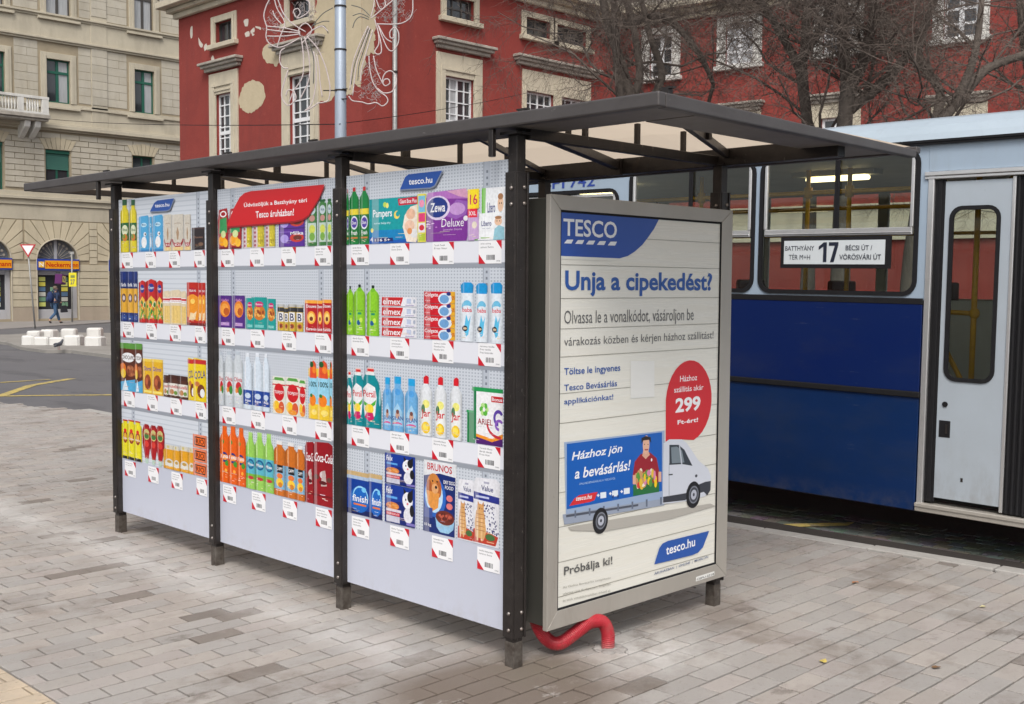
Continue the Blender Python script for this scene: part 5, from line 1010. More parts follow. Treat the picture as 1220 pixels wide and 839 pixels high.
def surround(W, w_, u0, u1, z0, z1, wd, M, top=None, proud=.06, sill=True):
    mb = MB(); t = top or wd
    W.box(mb, u0 - wd, u0, z0, z1 + t, -.02, proud); W.box(mb, u1, u1 + wd, z0, z1 + t, -.02, proud); W.box(mb, u0 + .0, u1 - .0, z1, z1 + t, -.02, proud - .004)
    W.box(mb, u0 - wd * .55, u0 - .02, z0, z1 + t * .5, proud + .001, proud + .03); W.box(mb, u1 + .02, u1 + wd * .55, z0, z1 + t * .5, proud + .001, proud + .03)
    part('window_surround', mb, M, w_, .01)
    if sill: mb = MB(); W.box(mb, u0 - wd - .08, u1 + wd + .08, z0 - .16, z0 - .002, -.02, proud + .12); part('sill', mb, M, w_, .01)
def hood(W, w_, u0, u1, z, dep=.34):
    mb = MB(); W.box(mb, u0, u1, z + .10, z + .19, 0, dep); W.box(mb, u0 + .07, u1 - .07, z + .0, z + .099, 0, dep * .75); W.box(mb, u0 + .16, u1 - .16, z - .12, z - .001, 0, dep * .45); part('hood_moulding', mb, M_hood, w_, .015)

WA = Wall((17.65, 0), (0, 1), (-1, 0)); WB = Wall((0, 24.06), (1, 0), (0, -1)); WW = Wall((30.1, 24.06), (.1443, -.9895), (-.9895, -.1443))
red = thing('red_building', 'large dark red rendered town building with cream window frames and peeling plaster', 'building', (17.65, 24.06, -.2))
Zr0, Zr1 = -.4, 11.45
hA = [(31.30, 32.44, 10.10, 10.86), (31.40, 32.44, 5.3, 8.35), (26.70, 27.85, 10.12, 10.86), (26.66, 27.87, 5.3, 8.42)]
hB = [(21.03, 22.27, 10.32, 11.0), (21.0, 22.26, 5.3, 8.44), (24.72, 25.95, 10.32, 10.95), (26.28, 27.88, 10.32, 10.95), (24.75, 26.15, 5.3, 8.43), (26.55, 27.95, 5.3, 8.43)]
hW = [(u, u + d, z, zz) for u, d, z, zz in ((1.1, .95, 9.42, 11.0), (4.2, 1.05, 9.55, 11.0), (7.8, 1.05, 9.55, 11.0), (11.75, 1.05, 9.55, 10.95), (1.1, .95, 5.3, 7.4), (4.2, 1.05, 5.3, 7.4), (7.8, 1.0, 5.3, 7.4), (11.8, 1.0, 5.3, 7.0), (15.5, 1.05, 9.55, 10.95), (15.5, 1.05, 5.3, 7.2))]
mb = MB(); wall_holes(WA, mb, 24.06, 35.05, Zr0, Zr1, hA); wall_holes(WB, mb, 17.65, 30.1, Zr0, Zr1, hB); wall_holes(WW, mb, 0, 30, Zr0, Zr1, hW)
mb.add([WA.p(35.05, Zr0), WA.p(35.05, Zr1), (30, 35.05, Zr1), (30, 35.05, Zr0)], [(0, 1, 2, 3)])
part('wall', mb, M_red, red)
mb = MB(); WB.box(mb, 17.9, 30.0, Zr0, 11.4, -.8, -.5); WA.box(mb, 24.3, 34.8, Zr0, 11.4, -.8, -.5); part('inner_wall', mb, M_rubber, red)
# eaves cornice in three steps
for n0, n1, z0, z1 in ((0, .16, 11.40, 11.60), (0, .34, 11.601, 11.75), (0, .62, 11.76, 11.98), (0, .50, 11.981, 12.2)):
    mb = MB(); WA.box(mb, 24.06 - n1, 35.05 + n1, z0, z1, n0, n1); WB.box(mb, 17.651, 30.1 + 0, z0, z1, n0, n1); WW.box(mb, .4, 30, z0, z1, n0, n1); part('cornice', mb, M_cream if z0 < 11.97 else M_hood, red, .02)
M_roof = mat('roof_tiles_dark', (.09, .07, .06), .9)
mb = MB(); mb.prism([(17.3, 23.7, 12.2), (30.5, 23.7, 12.2), (34.6, -6, 12.2), (45, -6, 12.2), (45, 36, 12.2), (17.3, 36, 12.2)], (0, 0, 1.5)); part('roof', mb, M_roof, red)
for h in hA[:1] + hA[2:3]:
    w_ = window(WA, red, *h, M_gfr2, 2, 1, .05, .03, .2); surround(WA, w_, *h, .26, M_cream, .22)
for k, h in enumerate((hA[1], hA[3])):
    w_ = window(WA, red, *h, M_wfr, 3, 8, .07, .04, .16, transom=7.0); surround(WA, w_, *h, .42, M_cream, .75, sill=False); hood(WA, w_, h[0] - .75, h[1] + .75, 9.30)
    mb = MB(); WA.box(mb, h[0] - .2, h[1] + .2, 8.62, 8.68, .03, .10); WA.box(mb, h[0] - .05, h[1] + .05, 8.45, 8.50, .03, .09); part('panel_moulding', mb, M_cream, w_)
for h in (hB[0], hB[2], hB[3]):
    w_ = window(WB, red, *h, M_gfr2, 3 if h is hB[0] else 2, 2, .05, .04, .2, curtain=False); surround(WB, w_, *h, .22, M_cream, .2)
mb = MB(); WB.box(mb, 26.17, 26.30 - .24, 10.3, 11.0, 0, .05)
for h in (hB[1], hB[4], hB[5]):
    w_ = window(WB, red, *h, M_wfr, 4, 8, .07, .035, .16, transom=7.0, curtain=2 if h is hB[1] else False); surround(WB, w_, *h, .38 if h is hB[1] else .19, M_cream, .72, sill=False)
    if h is hB[1]: hood(WB, w_, 20.45, 23.08, 9.40); mb = MB(); WB.box(mb, 20.8, 22.45, 8.62, 8.68, .03, .10); part('panel_moulding', mb, M_cream, w_)
    if h is hB[4]: hood(WB, w_, 24.1, 28.5, 9.40)
for i, h in enumerate(hW):
    up = h[2] > 9; w_ = window(WW, red, *h, M_wfr, 2, 3 if up else 4, .09, .08, .14, curtain=True if i == 1 else False); surround(WW, w_, *h, .34 if up else .36, M_wtrim if up else M_cream, .26 if up else .5, sill=up)
    if not up: hood(WW, w_, h[0] - .5, h[1] + .5, h[3] + .62, .3)
mb = MB(); WW.box(mb, 0, 30, 3.40, 4.35, 0, .06); WW.box(mb, 0, 30, 4.3505, 4.47, 0, .16); WW.box(mb, 0, 30, 3.26, 3.399, 0, .12); part('string_course', mb, M_cream, red, .01)
mb = MB(); WB.box(mb, 17.7, 30.1, 3.40, 4.35, 0, .06); WA.box(mb, 24.06, 35.0, 3.40, 4.35, 0, .06); part('string_course', mb, M_cream, red, .01)
def spl2(P, k=3):
    out = []; n = len(P)
    for i in range(n):
        a, b, c, d = P[i - 1], P[i], P[(i + 1) % n], P[(i + 2) % n]
        for j in range(k): t = j / k; out.append(.5 * ((2 * b) + (-a + c) * t + (2 * a - 5 * b + 4 * c - d) * t * t + (-a + 3 * b - 3 * c + d) * t ** 3))
    return out
def patch(W, pxs, name='bare_plaster_patch', M=M_bare, jit=.03, th=.006):
    P = [W.px(*q) for q in pxs]
    if len(P) > 6 or name != 'bare_plaster_patch': P = [(v.x, v.y) for v in spl2([Vector((a, b, 0)) for a, b in P])]
    R = random.Random(len(pxs)); Q = []
    for i in range(len(P)):
        a, b = P[i], P[(i + 1) % len(P)]; L_ = math.hypot(b[0] - a[0], b[1] - a[1]); n = max(1, int(L_ / .07))
        for k in range(n): t = k / n; Q.append((a[0] + (b[0] - a[0]) * t + R.uniform(-jit, jit), a[1] + (b[1] - a[1]) * t + R.uniform(-jit, jit)))
    lim = 24.06 if W is WA else 17.65; Q = [(max(u, lim), z) for u, z in Q]
    mb = MB(); mb.prism([W.p(u, z, th) for u, z in Q], tuple(-W.n[0] * th * .8 if i == 0 else (-W.n[1] * th * .8 if i == 1 else 0) for i in range(3))); part(name, mb, M, red)
patch(WA, [(284.6, 123), (288.5, 105), (299, 95.7), (312, 99.7), (316, 115), (309.5, 128.5), (294, 135)])
patch(WA, [(312.3, 66), (314, 57), (321, 52), (331, 56), (333.5, 66), (330, 80), (326, 77), (318, 75)])
patch(WA, [(378, -4), (431.6, -4), (431.6, 96), (423, 100), (421, 111), (412, 113), (400, 113), (392, 122), (383, 120), (378, 118)], jit=.05)
patch(WB, [(430.4, -4), (446, -4), (447, 30), (446, 62), (438, 66), (430.4, 90)], jit=.05)
M_chip = mat('white_chipped_plaster', (.58, .53, .46), .9)
for pl_ in ([(227, 33), (229.5, 32), (229, 45), (227, 44)], [(236.5, 45), (238.5, 49), (242, 53), (240, 57), (237, 52)], [(243, 55), (246, 52), (247, 57), (244, 61)], [(252, 68), (254, 66), (255.5, 72), (252, 72.5)], [(290.5, 24), (296, 23), (295, 31), (292, 31)], [(292, 39), (297, 37.5), (297, 43), (293, 44)], [(299, 36), (303, 33), (303, 38), (299, 40)], [(305, 31), (311, 33), (310, 35.5), (305, 33)], [(300, 39), (303, 41), (301, 43)]): patch(WA, pl_, 'chipped_patch', M_chip, .012, .004)
mb = MB(); u = WB.px(467, 60)[0]; mb.tube([WB.p(u, -.2, .14), WB.p(u, 11.4, .14)], .075, 12); dp = part('drainpipe', mb, mat('drainpipe_metal', (.34, .35, .34), .5, .4, .5, 3), red, smooth=True)
for z in (2, 5, 8.2, 10.6): mb = MB(); mb.tube([WB.p(u, z, .14), WB.p(u, z + .07, .14)], .09, 12); part('pipe_clamp', mb, M_dark, dp)

# --- yellow corner building far left
YW = 52.0
WY = Wall((0, YW), (1, 0), (0, -1))
yel = thing('yellow_building', 'pale yellow stone-faced town building with arched shopfronts and a balustraded balcony', 'building', (18, YW, -.3))
M_ymort = mat('sandstone_joint', (.37, .31, .215), .9, 0, .4, 1.5)
M_yst = mat('sandstone', (.56, .485, .345), .88, 0, .5, 1.1, .25, 16, attr='object', dark=(.40, .35, .255), bdist=.02)
M_yst2 = mat('sandstone_moulding', (.51, .46, .355), .88, 0, .55, .9, .25, 16, dark=(.36, .32, .25), bdist=.02)
for m_ in (M_yst, M_yst2, M_cream, M_wtrim): layers(m_, [(.9, .50, .74, (.25, .22, .175), .5, (1, 1, .2)), (9, .60, .74, (.30, .26, .2), .4, (1, 1, .5))])
M_brn = mat('brown_plinth_stone', (.36, .29, .225), .9, 0, .4, 2)
w1 = [(19.86, 21.03, 10.52, 12.62), (24.42, 25.51, 10.52, 12.72), (16.7, 17.87, 10.52, 12.62)]
w2 = [(19.89, 21.1, 14.80, 17.0), (24.45, 25.5, 14.80, 17.0), (16.7, 17.87, 14.80, 17.0)]
w0 = [(19.74, 20.95, 6.55, 8.20), (24.27, 25.40, 6.55, 8.28), (16.5, 17.7, 6.0, 8.35)]
ARC = [(20.24, 1.04, 2.78), (16.94, 1.04, 2.78), (23.9, 1.04, 2.78)]
hY = w1 + w2 + w0 + [(c - r, c + r, -.1, zc + r) for c, r, zc in ARC]
mb = MB(); wall_holes(WY, mb, 6, 34, -.5, 21, hY, .3)
for c, r, zc in ARC:     # spandrels close the corners round each arch
    n = 10
    for sgn in (-1, 1):
        arc = [(c + sgn * r * math.cos(rad(90 * i / n)), zc + r * math.sin(rad(90 * i / n))) for i in range(n + 1)]
        vs = [WY.p(c + sgn * r, zc + r, -.003)] + [WY.p(a, b, -.003) for a, b in arc]; mb.add(vs, [(0, i, i + 1) for i in range(1, n + 1)])
        vs = [WY.p(a, b, -.003) for a, b in arc] + [WY.p(a, b, -.3) for a, b in arc]; mb.add(vs, [(i, i + 1, n + 2 + i, n + 1 + i) for i in range(n)])
part('wall', mb, M_ymort, yel)
unit = MB(); unit.box(-.5, .5, -.5, .5, -.5, .5); unit_me = mkmesh('stone', unit, M_yst)
SN = [0]
def stone(u0, u1, z0, z1, proud, col=None, g=.014):
    o = link('stone', unit_me, yel); o.location = ((u0 + u1) / 2 - 18, -proud / 2 + .001, (z0 + z1) / 2 + .3); o.scale = (u1 - u0 - g * 2, proud, z1 - z0 - g * 2)
    k = random.uniform(.92, 1.06); c = col or ((.55, .485, .355) if z0 < 5.5 else (.49, .455, .38)); o.color = tuple(x * k for x in c) + (1,); SN[0] += 1
def courses(z0, z1, h, L_, blocks, proud, ulo=16.2, uhi=27.6, col=None, maxn=999, g=.014):
    n = max(1, round((z1 - z0) / h)); hh = (z1 - z0) / n
    for j in range(n):
        a, b = z0 + j * hh, z0 + (j + 1) * hh; segs = [(ulo, uhi)]
        for (c, d, e, f) in blocks:
            if e < b - .01 and f > a + .01:
                ns = []
                for s0, s1 in segs:
                    if d <= s0 or c >= s1: ns.append((s0, s1)); continue
                    if c > s0: ns.append((s0, c))
                    if d < s1: ns.append((d, s1))
                segs = ns
        for s0, s1 in segs:
            if s1 - s0 < .12: continue
            m_ = max(1, round((s1 - s0) / L_)); off = L_ / 2 if j % 2 else 0; cuts = [s0]; u = s0 + (off if off else L_)
            while u < s1 - .25: cuts.append(u); u += L_
            cuts.append(s1)
            for p_, q_ in zip(cuts[:-1], cuts[1:]): stone(p_, q_, a, b, proud, col, g)
def exp_(h, m_, t=None): return (h[0] - m_, h[1] + m_, h[2] - (t or m_), h[3] + m_)
pil = (22.1, 22.95, 9, 21)
courses(10.62, 13.40, .41, 1.25, [exp_(h, .42) for h in w1] + [pil], .020, g=.009)
courses(14.86, 17.2, .41, 1.25, [exp_(h, .42) for h in w2] + [pil], .020, g=.009)
courses(6.25, 9.02, .29, .95, [exp_(h, .06, .06) for h in w0], .05, g=.016)
blk = []
for c, r, zc in ARC: blk += [(c - r - .0, c + r + .0, -1, zc), (c - 1.62, c + 1.62, zc, 4.72)]
courses(.48, 4.72, .353, 3.0, blk, .045, g=.016)
courses(-.28, .48, .76, 1.6, [(c - r, c + r, -1, 3) for c, r, zc in ARC], .075, col=(.37, .30, .235), g=.01)
# voussoirs
for c, r, zc in ARC[:2] + ARC[2:]:
    n = 13
    def outer(t):
        ct, st = math.cos(t), math.sin(t); k = 9e9
        if abs(ct) > 1e-6: k = min(k, 1.60 / abs(ct))
        if st > 1e-6: k = min(k, (4.70 - zc) / st)
        return (c + ct * k, zc + st * k)
    for i in range(n):
        t0, t1 = math.pi * i / n + .012, math.pi * (i + 1) / n - .012
        pts = [(c + (r + .03) * math.cos(t0), zc + (r + .03) * math.sin(t0)), outer(t0)]
        ca = math.atan2(4.70 - zc, 1.60)
        for cc in (ca, math.pi - ca):
            if t0 < cc < t1: pts.append((c + 1.60 * (1 if cc < 1.5 else -1), 4.70))
        pts += [outer(t1), (c + (r + .03) * math.cos(t1), zc + (r + .03) * math.sin(t1))]
        mb = MB(); mb.prism([WY.p(a, b, .045) for a, b in pts], (0, .044, 0)); o = part('voussoir', mb, M_yst, yel); k = random.uniform(.93, 1.05); o.color = (.56 * k, .485 * k, .345 * k, 1)
    mb = MB(); arc = [WY.p(c + (r + .0) * math.cos(math.pi * i / 20), zc + (r + .0) * math.sin(math.pi * i / 20), .05) for i in range(21)]
    mb.tube([WY.p(c + r, -.2, .05)] + arc + [WY.p(c - r, -.2, .05)], .035, 6); part('arch_moulding', mb, M_yst2, yel)
mb = MB(); WY.box(mb, 22.1, 22.95, 9.5, 20.9, 0, .05); part('pilaster', mb, M_yst2, yel, .01)
for j in range(26):
    z = 10.62 + j * .40
    if not (13.3 < z < 14.8): stone(22.12, 22.93, z, z + .40, .075, g=.008)
for z0, z1, n in ((5.72, 5.86, .22), (5.45, 5.72, .10), (5.861, 6.10, .08), (9.12, 9.22, .12), (9.221, 9.40, .30), (9.401, 9.5, .2), (10.30, 10.40, .10), (10.401, 10.50, .05), (13.42, 13.52, .10), (13.521, 13.62, .18), (14.60, 14.70, .08), (14.701, 14.80, .16), (4.74, 5.449, .03), (9.501, 10.299, .02), (13.621, 14.599, .02), (20.5, 21, .5)):
    mb = MB(); WY.box(mb, 6.01, 34, z0, z1, -.01, n); part('moulding', mb, M_yst2, yel, .008)
for k, h in enumerate(w1 + w2):
    w_ = window(WY, yel, *h, M_gfr if k < 3 else M_gfr2, 2, 1, .07, .07, .2, transom=h[3] - .62, curtain=True if k >= 3 else (2 if k < 2 else False))
    surround(WY, w_, *h, .30, M_yst2, .30, .06, sill=False)
    mb = MB(); WY.box(mb, h[0] - .45, h[1] + .45, h[2] - .32, h[2] - .21, .05, .17); part('sill', mb, M_yst2, w_, .01)
for k, h in enumerate(w0):
    w_ = window(WY, yel, *h, M_gfr, 2, 1, .07, .05, .2)
    if k != 1:
        mb = MB(); WY.box(mb, h[0] + .04, h[1] - .04, h[3] - .95, h[3] - .1, -.19, -.13)
        for j in range(10): WY.box(mb, h[0] + .04, h[1] - .04, h[3] - .95 + j * .085, h[3] - .95 + j * .085 + .07, -.1295, -.12)
        part('roller_blind', mb, M_shut, w_); mb = MB(); WY.box(mb, h[0] + .01, h[1] - .01, h[3] - .16, h[3] - .01, -.12, -.02); part('blind_box', mb, M_gfr, w_)
    # flat arch of wedge stones over the opening
    n = 7
    for i in range(n):
        a0, a1 = h[0] - .05 + (h[1] - h[0] + .1) * i / n, h[0] - .05 + (h[1] - h[0] + .1) * (i + 1) / n; s0 = (i / n - .5) * .55; s1 = ((i + 1) / n - .5) * .55; ht = .50 + .12 * (1 - abs(i - 3) / 3)
        mb = MB(); mb.prism([WY.p(a0 + .01, h[3] + .02, .075), WY.p(a1 - .01, h[3] + .02, .075), WY.p(a1 + s1 - .01, h[3] + ht, .075), WY.p(a0 + s0 + .01, h[3] + ht, .075)], (0, .024, 0)); o = part('voussoir', mb, M_yst, yel); k_ = random.uniform(.9, 1.04); o.color = (.56 * k_, .485 * k_, .345 * k_, 1)
# balcony
mb = MB(); WY.box(mb, 11.5, 19.55, 9.52, 9.70, .02, 1.15); WY.box(mb, 11.55, 19.50, 9.40, 9.519, .3, 1.05); bal = part('balcony', mb, M_hood, yel, .02)
mb = MB(); WY.box(mb, 11.55, 19.50, 10.42, 10.55, .95, 1.13); WY.box(mb, 11.55, 19.50, 9.701, 9.80, .96, 1.12); WY.box(mb, 19.15, 19.48, 9.80, 10.42, .95, 1.12); WY.box(mb, 18.0, 18.3, 9.80, 10.42, .95, 1.12); part('balustrade_rail', mb, M_wtrim, bal, .01)
for i in range(14):
    u = 18.48 + i * .125 if i < 6 else 17.9 - (i - 6) * .14
    if u > 19.1: continue
    mb = MB(); q = WY.p(u, 0, 1.03); mb.tube([(q[0], q[1], 9.8), (q[0], q[1], 9.88), (q[0], q[1], 10.0), (q[0], q[1], 10.18), (q[0], q[1], 10.34), (q[0], q[1], 10.42)], [.05, .03, .055, .05, .028, .05], 8); part('baluster', mb, M_wtrim, bal, smooth=True)
for u in (18.55, 19.05, 16.5):
    mb = MB(); mb.prism([WY.p(u - .14, 9.39, .02), WY.p(u - .14, 9.39, .95), WY.p(u - .14, 9.1, .85), WY.p(u - .14, 8.75, .3), WY.p(u - .14, 8.6, .02)], (.28, 0, 0)); part('balcony_corbel', mb, M_wtrim, bal, .02)
# shopfronts
M_org = mat('orange_sign_face', (.80, .34, .01), .4); M_blue = mat('blue_sign_face', (.02, .05, .30), .4); M_sframe = mat('grey_shop_frame', (.40, .40, .42), .5)
for k, (c, r, zc) in enumerate(ARC):
    mb = MB(); WY.box(mb, c - r, c - r + .10, -.1, zc, -.28, -.16); WY.box(mb, c + r - .22, c + r, -.1, zc, -.28, -.16); WY.box(mb, c - r + .1, c + r - .22, -.2, .35, -.28, -.15); WY.box(mb, c - r + .1, c + r - .22, 2.05, 2.30, -.28, -.2)
    sf = part('shopfront', mb, M_sframe, yel, .01)
    mb = MB(); WY.box(mb, c - r + .101, c + r - .221, .35, 2.05, -.27, -.26); part('shop_pane', mb, M_pglass, sf)
    mb = MB(); n = 16; mb.prism([WY.p(c + (r) * math.cos(math.pi * i / n), zc + (r) * math.sin(math.pi * i / n), -.26) for i in range(n + 1)], (0, .01, 0)); part('fanlight_pane', mb, mat('fanlight_glass', (.14, .15, .16), .12, spec=.8), sf)
    mb = MB()
    for i in range(1, 12): t = math.pi * i / 12; mb.beam(WY.p(c + .28 * math.cos(t), zc + .28 * math.sin(t), -.24), WY.p(c + r * .72 * math.cos(t), zc + r * .72 * math.sin(t), -.24), .02, .02); mb.ell(WY.p(c + r * .8 * math.cos(t), zc + r * .8 * math.sin(t), -.24), (.07, .02, .07), 8, 5)
    part('fanlight_grille', mb, M_hood, sf); mb = MB(); WY.box(mb, c - .07, c + .07, zc, zc + r, -.25, -.20); part('fanlight_mullion', mb, M_sframe, sf)
    mb = MB(); WY.box(mb, c - r - .01, c + r + .02, 2.28, 2.84, .02, .14); sg = part('shop_sign', mb, M_blue, yel, .01, label='orange shop sign with red lettering over the arch')
    mb = MB(); WY.box(mb, c - r + .36, c + r - .02, 2.36, 2.76, .1405, .155); part('orange_face', mb, M_org, sg)
    pr = Print(lambda a, b, off: WY.p(a, b, .156 + off), base=.002, step=.003); pr.t('Neckermann', c - r + .42, c + r - .06, 2.44, 2.68, C(190, 20, 20), .02); pr.r(c - r + .04, c - r + .32, 2.42, 2.70, C(240, 190, 40)); pr.t('N', c - r + .08, c - r + .28, 2.46, 2.66, C(240, 240, 245), .03); part('sign_lettering', pr.mb, M_print, sg)
    cols = [C(210, 215, 120), C(120, 160, 130), C(200, 200, 190), C(90, 120, 150), C(220, 210, 90)]
    R = random.Random(k)
    for i in range(3):
        for j in range(6 if i != 1 else 4):
            u = c - r + .2 + i * .56; z = .5 + j * .25; mb = MB(); WY.box(mb, u, u + .32, z, z + .20, -.255, -.25); part('offer_card', mb, mat('card_%d' % ((i * 3 + j + k) % 5), cols[(i * 3 + j + k) % 5], .5), sf)
# hanging cube sign and wall edges
mb = MB(); p = WY.p(WY.px(72, 333, .5)[0], WY.px(72, 333, .5)[1], .5)
Tm = Matrix.Translation(p) @ Matrix.Rotation(rad(35), 4, 'Z') @ Matrix.Rotation(rad(8), 4, 'Y'); mb.box(-.19, .19, -.19, .19, -.24, .24, T=lambda a, b, c: tuple(Tm @ Vector((a, b, c))))
hc = part('hanging_cube_sign', mb, mat('purple_sign', (.09, .008, .10), .5), yel, .01)
pr = Print(lambda a, b, off: tuple(Tm @ Vector((a, -.192 - off, b))), base=.002, step=.002); pr.r(-.15, .15, -.14, .16, C(235, 220, 120)); pr.t('N', -.1, .1, -.1, .12, C(70, 20, 90), .03); part('cube_print', pr.mb, M_print, hc)
mb = MB(); mb.beam((p[0], YW, p[2] + .35), (p[0], p[1], p[2] + .35), .03, .03); part('sign_arm', mb, M_dark, hc)

# ------------------------------------------------------------------ lamp post, decorations, wires
M_pole = mat('painted_lamp_post', (.32, .37, .44), .45, .2, .35, 3, dark=(.30, .34, .40))
DL = 19.0
b0, t0 = at(405.5, 160, DL), at(405.5, -120, DL)
lx, ly = (b0[0] + t0[0]) / 2, (b0[1] + t0[1]) / 2
lamp = thing('lamp_post', 'tall pale blue grey lamp post rising behind the shelter roof', 'lamp post', (lx, ly, gz(ly)))
mb = MB(); mb.tube([(lx, ly, gz(ly)), (lx, ly, 4.0), (lx, ly, 9.0)], [.115, .10, .088], 20); part('pole', mb, M_pole, lamp, smooth=True)
mb = MB(); mb.tube([(lx, ly, gz(ly)), (lx, ly, .9)], .15, 20); part('pole_base', mb, M_pole, lamp, smooth=True)
for y_ in (9, 60, 108):
    z = at(405, y_, DL)[2]; mb = MB(); mb.tube([(lx, ly, z), (lx, ly, z + .025)], .105, 20); part('pole_band', mb, M_dark, lamp)
mb = MB(); mb.tube([(lx, ly, 8.95), (lx - 1.4, ly - .8, 9.35)], .05, 10); part('arm', mb, M_pole, lamp); mb = MB(); mb.ell((lx - 1.6, ly - .9, 9.36), (.4, .25, .10)); part('lamp_head', mb, M_pole, lamp, smooth=True)
M_rope = mat('white_rope_light', (.56, .48, .47), .5, 0, .3, 9); M_rope2 = mat('dark_tinsel_wire', (.10, .11, .10), .7); M_net = mat('netting_wire', (.32, .27, .26), .6)
def spl(P, k=6):
    P = [Vector(p) for p in P]; out = []
    for i in range(len(P) - 1):
        a, b, c, d = P[max(i - 1, 0)], P[i], P[i + 1], P[min(i + 2, len(P) - 1)]
        for j in range(k): t = j / k; out.append(.5 * ((2 * b) + (-a + c) * t + (2 * a - 5 * b + 4 * c - d) * t * t + (-a + 3 * b - 3 * c + d) * t ** 3))
    out.append(P[-1]); return out
def orn(label, ox, sc, white, dark, netbox, arm):
    o = thing('light_ornament', label, 'light decoration', tuple(at(ox + 40, 60, DL)), 'christmas light figures on the lamp post')
    dpt = DL - .02
    mb = MB()
    for c in white: mb.tube(spl([tuple(at(ox + x / sc, y / sc, dpt)) for x, y in c]), .0105, 6)
    part('rope_light', mb, M_rope, o, smooth=True)
    mb = MB()
    for c in dark: mb.tube(spl([tuple(at(ox + x / sc, y / sc, dpt + .03)) for x, y in c]), .008, 5)
    part('tinsel_strand', mb, M_rope2, o)
    mb = MB(); R = random.Random(int(ox))
    for (a, b, c, d, n) in netbox:
        for i in range(n):
            x, y = R.uniform(a, c), R.uniform(b, d); P = [tuple(at(ox + x / sc, y / sc, dpt + .02))]
            for k in range(4): x += R.uniform(-30, 30); y += R.uniform(-30, 30); P.append(tuple(at(ox + x / sc, y / sc, dpt + .02 + R.uniform(-.02, .02))))
            mb.tube(spl(P, 3), .0035, 3)
    part('netting', mb, M_net, o, kind='stuff')
    mb = MB()
    for y_ in arm: mb.tube([tuple(at(405, y_, DL)), tuple(at(ox + (85 if ox < 350 else 14), y_, dpt))], .010, 6)
    part('mounting_arm', mb, M_dark, o)
orn('white rope light angel figure hung on the right side of the lamp post', 400, 6.45,
    [[(100, 740), (130, 775), (200, 785), (250, 800), (310, 790), (360, 815), (400, 780), (385, 740), (330, 700), (285, 630), (262, 530), (255, 430)], [(290, 430), (310, 530), (350, 620), (380, 660), (415, 640), (405, 610), (375, 612), (362, 640)], [(358, 640), (365, 590), (390, 555), (430, 548), (462, 590), (463, 650), (430, 705), (370, 715), (320, 680)], [(300, 150), (328, 260), (330, 340), (300, 395), (322, 418), (350, 400), (345, 320), (318, 215)], [(320, 180), (360, 290), (400, 375), (440, 390), (480, 330), (482, 250), (452, 212), (418, 245), (420, 290), (448, 290), (445, 265)], [(330, 200), (380, 290), (430, 325)], [(320, 185), (480, 185), (560, 150), (590, 90), (592, -20)], [(270, 140), (300, 120), (420, 20), (460, -20)], [(310, -10), (330, 50), (352, 72), (380, 45), (376, 0), (350, -20)], [(270, 130), (290, 60), (300, -20)], [(250, 200), (180, 350), (130, 500), (108, 690)], [(262, 215), (205, 370), (160, 500), (130, 735)], [(285, 230), (235, 400), (200, 520), (190, 630)]],
    [[(260, 120), (200, 65), (120, 40)], [(258, 135), (190, 105), (130, 122)], [(255, 150), (190, 130), (150, 160), (130, 215)], [(255, 215), (190, 370), (145, 500), (120, 650)], [(268, 225), (215, 390), (180, 500), (170, 620)]], [(190, 420, 330, 780, 60), (330, 10, 570, 150, 50)], (106, 118))
orn('white rope light angel figure hung on the left side of the lamp post', 300, 7.63,
    [[(165, -10), (130, 60), (110, 150), (135, 250), (130, 340), (165, 400), (240, 432), (320, 410), (430, 350)], [(235, -10), (280, 110), (340, 190), (420, 250), (490, 290)], [(205, -10), (230, 80), (290, 180), (300, 230)], [(190, 100), (215, 160), (270, 220)], [(500, 330), (590, 430), (640, 530), (680, 640), (710, 790), (700, 900), (660, 930), (600, 940), (560, 970), (480, 1010)], [(590, 500), (612, 620), (620, 750), (640, 880)], [(560, 470), (585, 600), (580, 780), (545, 940), (480, 1010)], [(300, 440), (262, 470), (255, 560), (285, 615), (330, 620)], [(440, 330), (430, 260), (490, 212), (545, 270), (510, 335), (450, 400)], [(500, 320), (560, 270), (640, 240), (690, 285)], [(330, 640), (280, 800), (275, 890), (330, 960), (400, 900), (380, 830), (330, 820), (310, 870)], [(450, 350), (470, 520), (460, 700), (380, 830), (340, 930)], [(480, 340), (520, 520), (520, 720), (440, 900)], [(135, 270), (300, 290), (440, 300)], [(140, 330), (290, 330), (440, 310)], [(130, 240), (290, 255), (440, 290)], [(400, 160), (380, 100), (420, 80), (440, 120), (410, 165), (460, 150), (520, 100), (520, 20), (470, -10)], [(300, 230), (260, 330), (230, 430)]],
    [[(540, 250), (640, 130), (740, 70)], [(560, 230), (650, 195), (705, 195)], [(600, 240), (660, 240), (695, 305)], [(500, 340), (560, 520), (560, 760)]], [(130, 20, 300, 400, 40), (460, 340, 620, 500, 30), (400, 0, 560, 160, 30)], (108,))
def cable(name, a, b, sag, r, label, grp='thin cables strung across the square'):
    a, b = Vector(a), Vector(b); P = [a.lerp(b, t / 14) - Vector((0, 0, sag * 4 * (t / 14) * (1 - t / 14))) for t in range(15)]
    mb = MB(); mb.tube(P, r, 4); single(name, mb, M_rubber, label, 'cable', tuple(a), grp)
cable('overhead_cable', at(405, 148, DL), at(40, 140, 44), .12, .010, 'thin dark cable running left from the lamp post across the yellow building')
cable('overhead_cable', at(405, 147.5, DL), at(640, 108, 29), .06, .008, 'thin dark cable running right from the lamp post past the tall cream window')

